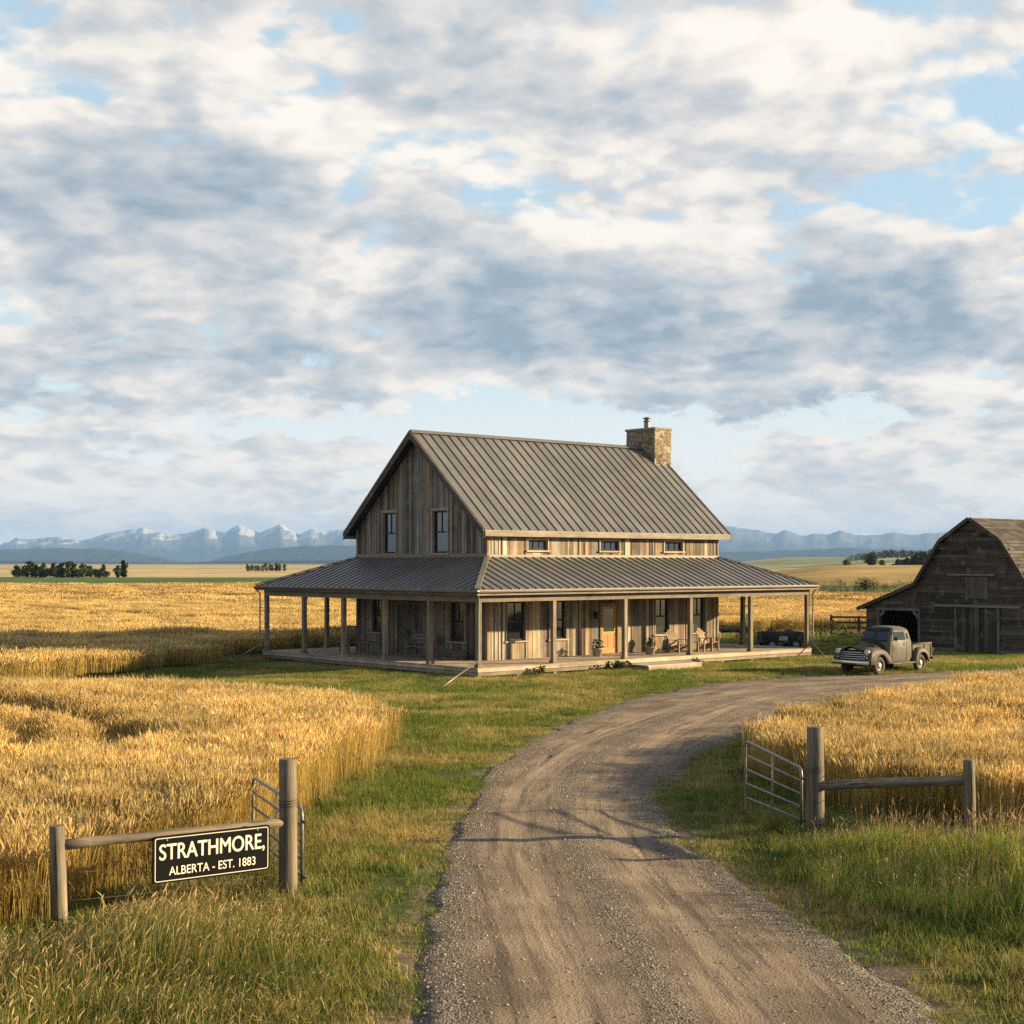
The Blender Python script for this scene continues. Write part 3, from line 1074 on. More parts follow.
# barge boards on the gables, fascia and gutter along the eaves
for x in (RX0 - .03, RX1 + .03):
    for sgn in (-1, 1):
        mb = MB()
        y1 = MIDY + sgn * (MIDY - WY0 + .4)
        for k, (dz0, dz1, xo) in enumerate(((-.30, -.02, 0), (-.09, .05, -.02 if x < 5 else .02))):
            pa = [(x - .02 + xo, MIDY, RZ + dz0), (x + .02 + xo, MIDY, RZ + dz0), (x + .02 + xo, MIDY, RZ + dz1), (x - .02 + xo, MIDY, RZ + dz1)]
            pb = [(p_[0], y1, p_[2] - RZ + EZ) for p_ in pa]
            mb.hexa(pa, pb, (.085, .075, .066) if k == 0 else (.12, .108, .095))
        mb.build('barge_board', M['board_d'], house)
for y, s in ((WY0 - .4, -1), (WY1 + .4, 1)):
    mb = MB(); mb.box(RX0 + .02, RX1 - .02, *sorted((y + s * .012, y + s * .035)), EZ - .24, EZ - .01, (.29, .245, .195)); mb.build('fascia', M['board_hx'], house)
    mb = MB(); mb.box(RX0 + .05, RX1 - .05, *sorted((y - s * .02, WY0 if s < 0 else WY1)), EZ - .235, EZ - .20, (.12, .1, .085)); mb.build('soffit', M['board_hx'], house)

# ---- porch roof: four hipped skirts
PZ0, PZ1 = 3.38, 4.66
OV = .22
PS = (PZ1 - PZ0) / (WY0 + OV)
PRT = (.205, .193, .178)


def skirt(length, tr):
    """a hipped skirt over [-OV, length+OV] along s, running in t from -OV to 3.1; tr maps (s,t,z)"""
    mb = MB()
    tin = WY0
    z_at = lambda t_: PZ0 + (t_ + OV) * PS
    th = .09
    top = [(-OV, -OV), (length + OV, -OV), (length - tin, tin), (tin, tin)]
    hi = [tr(s_, t_, z_at(t_)) for s_, t_ in top]
    lo = [tr(s_, t_, z_at(t_) - th) for s_, t_ in top]
    n = int(round((length + 2 * OV) / .44))
    st = (length + 2 * OV) / n
    lim = lambda s_: min(tin, s_, length - s_)
    for j in range(n):
        s0_, s1_ = -OV + j * st, -OV + (j + 1) * st
        pts = [(s0_, -OV), (s1_, -OV), (s1_, lim(s1_))]
        for brk in (length - tin, tin):
            if s0_ + 1e-3 < brk < s1_ - 1e-3: pts.append((brk, lim(brk)))
        pts.append((s0_, lim(s0_)))
        if abs(lim(s0_) + OV) < 1e-4: pts.pop()
        if abs(lim(s1_) + OV) < 1e-4: pts.pop(2)
        mb.face([tr(s_, t_, z_at(t_)) for s_, t_ in pts], jit(PRT, .09))
    mb.face(lo[::-1], (.10, .08, .062))
    mb.face([lo[0], lo[1], hi[1], hi[0]], PRT)
    for j in range(1, n):
        s_ = -OV + j * st
        t1 = lim(s_) - .03
        if t1 < -OV + .1: continue
        w = .013
        f4 = lambda t_: [tr(s_ - w, t_, z_at(t_) + .001), tr(s_ + w, t_, z_at(t_) + .001), tr(s_ + w, t_, z_at(t_) + .04), tr(s_ - w, t_, z_at(t_) + .04)]
        mb.hexa(f4(-OV + .01), f4(t1), tuple(c * .92 for c in PRT))
    return mb


T_front = lambda s_, t_, z: (s_, t_, z)
T_left = lambda s_, t_, z: (t_, DW - s_, z)
T_right = lambda s_, t_, z: (DL - t_, s_, z)
T_back = lambda s_, t_, z: (DL - s_, DW - t_, z)
for L_, T_ in ((DL, T_front), (DW, T_left), (DW, T_right), (DL, T_back)):
    skirt(L_, T_).build('porch_roof', M['metal_roof'], house)
    mb = MB()
    q0, q1 = T_(-OV - .012, -OV - .012, 0), T_(L_ + OV + .012, -OV + .014, 0)
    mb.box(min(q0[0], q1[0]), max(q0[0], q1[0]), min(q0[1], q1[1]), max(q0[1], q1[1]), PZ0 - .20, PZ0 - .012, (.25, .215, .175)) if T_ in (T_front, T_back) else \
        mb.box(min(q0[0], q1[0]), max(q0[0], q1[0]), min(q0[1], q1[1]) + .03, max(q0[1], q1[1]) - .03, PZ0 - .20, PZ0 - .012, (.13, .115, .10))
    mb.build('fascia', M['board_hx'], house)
    # gutter
    mb = MB()
    prof = [(0, 0), (-.02, -.07), (-.07, -.09), (-.11, -.06), (-.12, .0), (-.112, .0), (-.10, -.05), (-.068, -.078), (-.028, -.062), (-.012, 0)]
    rows = []
    for s_ in (-OV + .0, L_ + OV - .0):
        rows.append([T_(s_, -OV - .014 + pt, PZ0 - .02 + pz) for pt, pz in prof])
    mb.grid(rows, (.20, .17, .14), smooth=False)
    mb.build('gutter', M['metal_roof'], house)
    # beam over the posts
    mb = MB()
    i0, i1 = (.06, L_ - .06) if T_ in (T_front, T_back) else (.245, L_ - .245)
    q0, q1 = T_(i0, .06, 0), T_(i1, .24, 0)
    mb.box(min(q0[0], q1[0]), max(q0[0], q1[0]), min(q0[1], q1[1]), max(q0[1], q1[1]), 2.92, 3.17, (.20, .165, .13))
    mb.build('beam', M['board_hx'], house)
    # rafters seen from below
    mb = MB()
    k = .6
    while k < L_:
        t1 = min(WY0, k, L_ - k)
        z_at = lambda t_: PZ0 + (t_ + OV) * PS - .09
        A4 = [T_(k - .03, -OV + .02, z_at(-OV + .02) - .13), T_(k + .03, -OV + .02, z_at(-OV + .02) - .13), T_(k + .03, -OV + .02, z_at(-OV + .02) - .002), T_(k - .03, -OV + .02, z_at(-OV + .02) - .002)]
        B4 = [T_(k - .03, t1, z_at(t1) - .13), T_(k + .03, t1, z_at(t1) - .13), T_(k + .03, t1, z_at(t1) - .002), T_(k - .03, t1, z_at(t1) - .002)]
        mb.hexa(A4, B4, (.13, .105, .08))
        k += .6
    mb.build('porch_rafters', M['board_d'], house)
# hip caps
for (a, b) in (((-OV, -OV), (WX0, WY0)), ((DL + OV, -OV), (WX1, WY0)), ((-OV, DW + OV), (WX0, WY1)), ((DL + OV, DW + OV), (WX1, WY1))):
    mb = MB()
    mb.bar((a[0], a[1], PZ0 + .045), (b[0], b[1], PZ1 + .045), .2, .05, (0, 0, 1), (.30, .26, .21))
    mb.build('hip_cap', M['metal_roof'], house)
# flashing where porch roof meets the walls
mb = MB(); mb.box(WX0 - .09, WX1 + .09, WY0 - .095, WY0 - .078, PZ1 - .03, PZ1 + .08, (.13, .115, .10)); mb.build('flashing', M['metal_roof'], house)
mb = MB(); mb.box(WX0 - .095, WX0 - .078, WY0 - .075, WY1 + .09, PZ1 - .03, PZ1 + .13, (.16, .14, .125)); mb.build('flashing', M['metal_roof'], house)

# ---- porch posts
PT = [(.22, .175, .13), (.19, .155, .115), (.25, .20, .15)]
posts = []
for s_ in (.15, 4.0, 8.0, 12.0, 16.0, 20.05):
    posts.append((s_, .15))
for t_ in (3.1, 6.05, 9.0, 12.0, 15.05):
    posts.append((.15, t_))
for s_ in (3.4, 7.5, 12, 16, 20.05):
    posts.append((s_, 15.05))
for t_ in (4.0, 7.7, 11.4):
    posts.append((20.05, t_))
for (x, y) in posts:
    mb = MB()
    c_ = jit(random.choice(PT), .12)
    mb.box(x - .085, x + .085, y - .085, y + .085, DZ + .002, 2.919, c_)
    po = mb.build('porch_post', M['board_v'], house)
    mb = MB(); mb.box(x - .12, x + .12, y - .12, y + .12, DZ + .003, DZ + .12, jit(c_)); mb.build('plinth', M['board_hx'], po)

# ---- deck
mb = MB()
y = .0
while y < DW - .02:
    x = -.03
    while x < DL:
        x1 = min(DL + .03, x + random.uniform(3, 5))
        mb.box(x, x1 - .004, y + .004, min(y + .14, DW) - .002, DZ - .035, DZ - random.uniform(0, .004), jit((.37, .30, .225), .18))
        x = x1
    y += .14
mb.build('deck', M['board_hx'], house)
for L_, T_ in ((DL, T_front), (DW, T_left), (DW, T_right), (DL, T_back)):
    mb = MB()
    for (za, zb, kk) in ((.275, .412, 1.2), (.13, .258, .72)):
        s_ = .0
        while s_ < L_:
            e_ = min(L_, s_ + random.uniform(3.2, 5.2))
            if L_ - e_ < .6: e_ = L_
            q0, q1 = T_(s_ + .003, random.uniform(-.006, .010), 0), T_(e_ - .003, .042, 0)
            if T_ in (T_left, T_right):
                if s_ == 0: q0 = T_(.05, 0, 0)
                if e_ == L_: q1 = T_(L_ - .05, .042, 0)
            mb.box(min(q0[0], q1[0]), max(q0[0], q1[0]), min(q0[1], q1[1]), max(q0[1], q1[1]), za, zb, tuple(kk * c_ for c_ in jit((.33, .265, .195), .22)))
            s_ = e_
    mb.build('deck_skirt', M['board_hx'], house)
mb = MB(); mb.box(.3, DL - .3, .9, DW - .9, .0, .40, (.02, .02, .02)); mb.build('under_deck_shade', M['black'], house)  # black box stands in for the shade below the deck
foot = [(s_, .18) for s_ in (.1, 2.1, 4.0, 6.0, 8.0, 10, 12, 14, 16.0, 18, 20.05)] + [(.15, t_) for t_ in (3.1, 6.05, 9.0, 12.0, 15.05)] + [(20.05, t_) for t_ in (4.0, 7.7, 11.4)]
for (x, y) in foot:
    mb = MB(); mb.box(x - .09, x + .09, y - .09 - (.05 if y < .2 else 0), y + .09, -.05, .128, jit((.30, .25, .2), .2))
    mb.build('footing', M['board_v'], house)
# entry step
mb = MB()
for i in range(4):
    mb.box(7.9, 11.2, -.16 - .28 * (i + 1) + .012, -.16 - .28 * i, .21, .25, jit((.46, .385, .29), .1))
mb.box(7.95, 11.15, -1.27, -1.235, .02, .208, (.40, .33, .245)); mb.box(7.95, 7.985, -1.23, -.2, .02, .208, (.36, .3, .22)); mb.box(11.115, 11.15, -1.23, -.2, .02, .208, (.36, .3, .22))
mb.build('entry_step', M['board_hx'], house)

# ---- downspouts with long leaders reaching out over the grass
for (x, y, wx, wy) in ((.02, -.02, -1.25, -4.4), (-.02, DW + .03, -1.0, -2.6), (DL + .02, .02, .42, -1.25)):
    sx, sy = (-1 if x < 1 else 1), (-1 if y < 1 else 1)
    mb = MB()
    lx, ly = wx * U.x + wy * U.y, wx * V.x + wy * V.y
    mb.tube([(x + sx * .24, y + sy * .22, PZ0 - .1), (x + sx * .16, y + sy * .16, PZ0 - .2), (x + sx * .05, y + sy * .05, PZ0 - .36), (x + sx * .05, y + sy * .05, 2.0), (x + sx * .05, y + sy * .05, .78), (x + lx * .02, y + ly * .02, .70)], .034, 8, (.24, .215, .185))
    mb.tube([(x + lx * .015, y + ly * .015, .72), (x + lx, y + ly, .05)], .034, 8, (.17, .15, .13))
    mb.build('downspout', M['metal_roof'], house)

# ---- chimney of field stone standing against the far gable
CX0, CX1, CY0, CY1 = 16.72, 17.86, MIDY - .92, MIDY + 1.02
mb = MB()
nz_, nx_, ny_ = 24, 5, 8
z0c, z1c = 0.0, 10.86
ring = [(CX0 + (CX1 - CX0) * i / nx_, CY0) for i in range(nx_)] + [(CX1, CY0 + (CY1 - CY0) * i / ny_) for i in range(ny_)] + \
       [(CX1 - (CX1 - CX0) * i / nx_, CY1) for i in range(nx_)] + [(CX0, CY1 - (CY1 - CY0) * i / ny_) for i in range(ny_)]
rows = []
for k in range(nz_ + 1):
    z = z0c + (z1c - z0c) * k / nz_
    rows.append([(x + random.uniform(-.018, .018), y + random.uniform(-.018, .018), z) for x, y in ring])
mb.grid(rows, smooth=False, close=True)
chim = mb.build('chimney', M['stone'], house)
mb = MB(); mb.box(CX0 - .05, CX1 + .05, CY0 - .05, CY1 + .05, 10.861, 10.97, (1, 1, 1)); mb.build('chimney_cap', plain_mat('cap_concrete', (.26, .23, .19), .9), chim, bevel=.02)
mb = MB()
cx, cyy = (CX0 + CX1) / 2, (CY0 + CY1) / 2 + .1
mb.lathe([(.15, 0), (.15, .35)], (cx, cyy, 10.972), 'Z', 14); mb.lathe([(.0, .36), (.19, .36), (.19, .40), (.12, .42), (.12, .5), (.21, .5), (.21, .54), (0, .6)], (cx, cyy, 10.972), 'Z', 14)
mb.build('flue', M['galv'], chim)
mb = MB(); mb.box(CX0 - .02, CX0 - .004, CY0 - .02, CY1 + .02, 9.2, 9.45, RT); mb.box(CX0 - .03, CX1 + .03, CY0 - .06, CY0 - .02, 9.03, 9.16, (.10, .09, .08))
mb.build('chimney_flashing', M['metal_roof'], chim)

# wall lanterns beside the door
for x in (9.1, 10.95):
    mb = MB(); y = WY0 - .16
    mb.box(x - .03, x + .03, WY0 - .08, WY0 - .045, 2.1, 2.3); mb.bar((x, WY0 - .08, 2.28), (x, y, 2.28), .02, .02)
    mb.lathe([(.0, .28), (.09, .2), (.075, .19), (.06, -.02), (.07, -.04), (0, -.05)], (x, y, 2.03), 'Z', 8, smooth=False)
    mb.build('lantern', M['iron'], house)


def hw(x, y, z=0.0):
    """house-local to world"""
    p_ = HC + U * x + V * y
    return Vector((p_.x, p_.y, z))


# ================================================================== things on and round the porch
def adirondack(loc, rz, label, tone=(.27, .20, .135)):
    r = empty('adirondack_chair', loc, rz, label, 'chair', 'wooden chairs on the front porch')
    s_ = MB()
    for i in range(5):
        q = i / 4
        y = -.28 + .5 * q
        z = .40 - .14 * q
        s_.box(-.27, .27, y - .055, y + .05, z - .012, z + .012, jit(tone, .1))
    s_.build('seat', M['board_hx'], r)
    b = MB()
    for i in range(5):
        x = (i - 2) * .115
        h_ = .86 - abs(i - 2) ** 2 * .035
        lo, hi = Vector((x * .8, .2, .24)), Vector((x * 1.15, .2 + h_ * .42, .24 + h_ * .9))
        b.bar(lo, hi, .105, .02, (0, -1, .4), jit(tone, .1))
    b.build('backrest', M['board_v'], r)
    for sx in (-1, 1):
        a = MB(); a.box(sx * .36 - .065, sx * .36 + .065, -.36, .36, .56, .583, jit(tone)); a.build('armrest', M['board_h'], r)
        l = MB(); l.box(sx * .315 - .02, sx * .315 + .02, -.33, -.23, 0, .559, jit(tone)); l.build('leg', M['board_v'], r)
        l = MB(); l.bar((sx * .29, -.30, .33), (sx * .29, .5, .03), .03, .11, (0, 0, 1), jit(tone)); l.bar((sx * .345, .3, .0), (sx * .345, .3, .559), .03, .07, (0, 1, 0), jit(tone)); l.build('leg', M['board_h'], r)
    return r


adirondack(hw(12.75, 1.5, DZ), HANG, 'wooden slat-back porch chair nearest to the orange door, turned to the driveway')
adirondack(hw(15.05, 1.75, DZ), HANG + R(14), 'wooden slat-back porch chair in front of the last window of the long wall', (.30, .225, .15))
r = empty('side_table', hw(13.95, 1.45, DZ), HANG, 'small pale wooden table between two porch chairs', 'table')
mb = MB()
for i in range(5): mb.box(-.25, .25, -.25 + i * .1, -.155 + i * .1, .43, .455, jit((.28, .21, .145), .1))
mb.build('table_top', M['board_hx'], r)
for sx in (-1, 1):
    for sy in (-1, 1):
        mb = MB(); mb.box(sx * .2 - .03, sx * .2 + .03, sy * .2 - .03, sy * .2 + .03, 0, .429, (.28, .21, .145)); mb.build('leg', M['board_v'], r)


def planter(loc, label, pots):
    r = empty('planter', loc, HANG, label, 'planter', 'planters by the front door')
    mb = MB()
    mb.lathe([(0, .0), (.17, .0), (.23, .30), (.25, .30), (.25, .35), (.21, .35), (.2, .29), (0, .29)], (0, 0, 0), 'Z', 16)
    mb.build('pot', pots, r)
    mb = MB()
    for i in range(150):
        t_, rr, zz = random.uniform(0, 2 * PI), random.uniform(0, .3), random.uniform(.3, .7)
        rr *= 1 - max(0, zz - .45) * 1.6
        c_ = Vector((rr * math.cos(t_), rr * math.sin(t_), zz))
        a_ = Vector((random.uniform(-1, 1), random.uniform(-1, 1), random.uniform(-.3, 1))).normalized() * .075
        b_ = a_.cross(Vector((random.random(), random.random(), random.random()))).normalized() * .028
        mb.face([c_ - a_ * .5, c_ + b_, c_ + a_, c_ - b_])
    mb.build('foliage', M['leaf'], r)


planter(hw(8.35, 2.1, DZ), 'potted plant left of the orange front door', M['pot'])
planter(hw(11.0, 1.55, DZ), 'potted plant right of the orange front door', M['pot'])

# left porch: slatted rocking chair, low table, bench
r = empty('slatted_chair', hw(1.5, 10.6, DZ), HANG + R(-75), 'dark high-back slatted chair on the shaded side porch', 'chair')
tn = (.13, .105, .085)
mb = MB(); mb.box(-.26, .26, -.26, .26, .42, .45, tn); mb.build('seat', M['board_hx'], r)
mb = MB()
for x in (-.25, .25): mb.box(x - .025, x + .025, .23, .27, 0, 1.2, tn)
for z in (.62, .78, .94, 1.12): mb.box(-.224, .224, .24, .26, z, z + .09, jit(tn))
mb.build('backrest', M['board_v'], r)
for x in (-.25, .25):
    mb = MB(); mb.box(x - .025, x + .025, -.26, -.21, 0, .66, tn); mb.build('leg', M['board_v'], r)
    mb = MB(); mb.box(x - .04, x + .04, -.28, .225, .661, .69, tn); mb.build('armrest', M['board_h'], r)
r = empty('low_table', hw(1.75, 9.3, DZ), HANG, 'low wooden table beside the dark slatted chair', 'table')
mb = MB()
for i in range(6): mb.box(-.3 + .1 * i + .003, -.2 + .1 * i, -.55, .55, .52, .56, jit((.17, .14, .115), .15))
mb.build('table_top', M['board_h'], r)
for sx in (-.22, .22):
    for sy in (-.45, .45):
        mb = MB(); mb.box(sx - .035, sx + .035, sy - .035, sy + .035, 0, .519, (.16, .13, .105)); mb.build('leg', M['board_v'], r)
r = empty('bench', hw(2.35, 6.6, DZ), HANG - R(90), 'grey wooden bench against the shaded gable wall', 'bench')
tn = (.22, .19, .16)
mb = MB()
for i in range(4): mb.box(-.75, .75, -.24 + i * .12, -.13 + i * .12, .43, .46, jit(tn, .1))
mb.build('seat', M['board_hx'], r)
mb = MB()
for z in (.58, .72, .86): mb.box(-.75, .75, .25, .275, z, z + .1, jit(tn, .1))
mb.build('backrest', M['board_hx'], r)
for sx in (-.7, .7):
    mb = MB(); mb.box(sx - .03, sx + .03, -.24, -.18, 0, .66, tn); mb.box(sx - .03, sx + .03, .276, .33, 0, .98, tn); mb.box(sx - .03, sx + .03, -.17, .27, .34, .42, tn); mb.build('leg', M['board_v'], r)
    mb = MB(); mb.box(sx - .04, sx + .04, -.26, .27, .661, .69, tn); mb.build('armrest', M['board_h'], r)
r = empty('wooden_crate', hw(2.3, 4.3, DZ), HANG, 'dark slatted crate on the porch floor under the gable window', 'crate')
mb = MB()
for z in (.02, .16, .30):
    for (a, b, c_, d_) in ((-.3, .3, -.42, -.4), (-.3, .3, .4, .42), (-.32, -.301, -.42, .42), (.301, .32, -.42, .42)):
        mb.box(a, b, c_, d_, z, z + .11, jit((.11, .09, .072), .2))
mb.box(-.299, .299, -.399, .399, .0, .019, (.1, .08, .06))
mb.build('slatted_box', M['board_h'], r)


# ================================================================== the yard behind the right end of the porch
r = empty('feed_trough', (12.0, 82.5, 0), HANG - R(20), 'rusty dark feed trough on pale legs in the grass behind the porch', 'trough')
mb = MB()
rows = []
for x in (-1.0, 1.0):
    rows.append([(x, .42 * math.cos(t_), .95 + .38 * math.sin(t_)) for t_ in [PI + PI * k_ / 10 for k_ in range(11)]])
mb.grid(rows, (1, 1, 1)); mb.grid([[(p_[0], p_[1] * .93, p_[2] + .02) for p_ in r_] for r_ in rows], (1, 1, 1))
for rr in rows: mb.face(rr)
mb.build('basin', M['soot'], r)
for x in (-.8, .8):
    for sy in (-1, 1):
        mb = MB(); mb.bar((x, sy * .38, 0), (x, sy * .2, .72), .08, .08, (1, 0, 0), (.42, .34, .26)); mb.build('leg', M['board_v'], r)
mb = MB(); mb.bar((1.02, 0, .7), (1.05, 0, 1.6), .07, .07, (1, 0, 0), (.2, .16, .12)); mb.build('post', M['board_v'], r)

r = empty('farm_cart', (13.45, 75.2, 0), HANG - R(38), 'dark low farm cart loaded with sacks beside the end of the porch', 'cart')
mb = MB()
for z in (.42, .60, .78):
    mb.box(-1.05, 1.05, -.6, -.565, z, z + .17, jit((.05, .043, .038), .2)); mb.box(-1.05, 1.05, .565, .6, z, z + .17, jit((.05, .043, .038), .2))
    mb.box(-1.05, -1.015, -.564, .564, z, z + .17, jit((.05, .043, .038), .2)); mb.box(1.015, 1.05, -.564, .564, z, z + .17, jit((.05, .043, .038), .2))
mb.box(-1.01, 1.01, -.56, .56, .42, .46, (.06, .05, .04))
for x in (-.7, 0, .7): mb.box(x - .04, x + .04, -.625, -.6005, .40, .97, (.07, .06, .05))
mb.build('cart_bed', M['board_hx'], r)
for sx in (-.6, .6):
    for sy in (-.72, .72):
        mb = MB(); mb.lathe([(0, -.06), (.08, -.06), (.22, -.05), (.3, -.06), (.32, 0), (.3, .06), (.22, .05), (.08, .06), (0, .06)], (sx, sy, .32), 'Y', 18)
        w = mb.build('wheel', M['rubber'], r)
        mb = MB(); mb.lathe([(0, -.075), (.14, -.075), (.17, -.062), (.17, -.05)], (sx, sy, .32), 'Y', 14); mb.build('hub', M['galv'], w)
mb = MB(); mb.bar((-1.05, 0, .42), (-2.0, 0, .25), .07, .07); mb.build('tow_bar', M['iron'], r)
mb = MB(); mb.box(-.22, .22, -.633, -.626, .55, .75, (.5, .45, .38)); mb.build('plate', M['board_hx'], r)
for i, (x, y, s_) in enumerate(((-.5, -.1, .36), (.45, .05, .42))):
    mb = MB()
    rows = []
    for k_ in range(7):
        q = k_ / 6
        rr = s_ * math.sin(PI * (.12 + .8 * q)) * (1 + .08 * math.sin(k_ * 3.1))
        rows.append([(x + rr * math.cos(t_) * 1.2, y + rr * math.sin(t_) * .8, .46 + .62 * q) for t_ in [2 * PI * j / 12 for j in range(12)]])
    mb.grid(rows, close=True)
    sk = mb.build('sack', plain_mat('dark_sackcloth', (.09, .075, .06), .95), None)
    sk.parent = None
    sk.location = (13.45, 75.2, 0); sk.rotation_euler = (0, 0, HANG - R(38))
    tag(sk, ('smaller dark sack standing in the farm cart', 'larger dark sack standing in the farm cart')[i], 'sack', 'sacks in the farm cart')

# ================================================================== barn
BC = Vector((22.27, 72.8, 0))
barn = empty('barn', BC, HANG, 'dark weathered gambrel-roofed barn with lean-to bay and sliding doors', 'barn')
PR = [(6.25, 2.10), (3.05, 3.33), (1.62, 5.46), (0, 6.53), (-1.62, 5.46), (-3.05, 3.33)]     # (y,z) roof outline
BL = 11.5


def barn_top(y):
    y0 = y
    pts = sorted(PR)
    for (a, za), (b, zb) in zip(pts, pts[1:]):
        if a <= y <= b:
            return za + (zb - za) * (y - a) / (b - a)
    return 2.1


BT = [(.072, .058, .046), (.056, .045, .037), (.085, .070, .056), (.042, .035, .029), (.105, .09, .075), (.066, .050, .038), (.076, .064, .054)]
BAY = (2.9, 5.28, 0, 2.0)
SD = (-1.58, .86, .12, 2.22)
LD = (-.85, .15, 2.68, 3.72)
mb = MB()
z = .1
YL, YR = 6.05, -3.0
while z < 6.5:
    h = random.uniform(.15, .22)
    zm = min(z + h, 6.52)
    # stretch covered at this height, clipped to the roof line
    lo, hi = YR, YL
    spans = [(lo, hi)]
    for (a, b, c_, d_) in (BAY, SD, LD):
        if zm > c_ + .02 and z < d_ - .02:
            ns = []
            for (p0, p1) in spans:
                if b <= p0 or a >= p1: ns.append((p0, p1)); continue
                if a > p0: ns.append((p0, a))
                if b < p1: ns.append((b, p1))
            spans = ns
    for (p0, p1) in spans:
        y = p0
        while y < p1 - .01:
            y1 = min(p1, y + random.uniform(1.5, 4))
            if p1 - y1 < .5: y1 = p1
            # clip each board against the roof
            ks = [y + (y1 - y) * i / 8 for i in range(9)]
            run = []
            col = jit(random.choice(BT), .2)
            o_ = random.uniform(-.012, .012)
            for ka, kb in zip(ks, ks[1:]):
                ta, tb = barn_top(ka) - .06, barn_top(kb) - .06
                if max(ta, tb) <= z + .01: continue
                za, zb = min(zm - .008, max(ta, z + .002)), min(zm - .008, max(tb, z + .002))
                mb.hexa([(-.03 + o_, ka, z), (0, ka, z), (0, kb, z), (-.03 + o_, kb, z)], [(-.022 + o_, ka, za), (0, ka, za), (0, kb, zb), (-.022 + o_, kb, zb)], col)
            y = y1
    z = zm
mb.build('gable_wall', M['board_h'], barn)
mb = MB()
for (y, zt) in ((YL, 2.02), (YR, 3.2)):
    z = .1
    while z < zt:
        h = random.uniform(.16, .22)
        x = 0.0
        while x < BL - .3:
            x1 = min(BL - .3, x + random.uniform(2, 4))
            mb.box(x + .002, x1 - .002, y - .015, y + .015 + random.uniform(0, .01), z, min(z + h - .006, zt), jit(random.choice(BT), .2))
            x = x1
        z += h
    mb.face([(0.01, y * .99, .1), (BL - .3, y * .99, .1), (BL - .3, y * .99, zt), (0.01, y * .99, zt)], (.03, .03, .03))
mb.build('side_wall', M['board_hx'], barn)
mb = MB()
pts = [(BL - .3, YR, .1)] + [(BL - .3, y, z - .05) for y, z in sorted(PR)] + [(BL - .3, YL, .1)]
mb.face(pts, (.06, .055, .05))
mb.face([(.9, YR + .1, .1), (.9, 2.7, .1), (.9, 2.7, 3.2), (.9, 1.4, 5.3), (.9, 0, 6.3), (.9, -1.4, 5.3), (.9, YR + .1, 3.1)][::-1], (.02, .02, .02))
mb.face([(.02, 2.7, .02), (BL - .4, 2.7, .02), (BL - .4, 2.7, 3.3), (.02, 2.7, 3.3)], (.06, .05, .04))
mb.build('back_wall', M['soot'], barn)
mb = MB()
for (a, b) in ((YR - .04, SD[0] - .02), (SD[1] + .02, BAY[0] - .02), (BAY[1] + .02, YL + .04)):
    mb.box(-.09, .06, a, b, -.1, .24, (.32, .31, .29))
mb.build('foundation', plain_mat('old_concrete', (.15, .145, .135), .95, 0, .2, .3, 5, .4), barn)
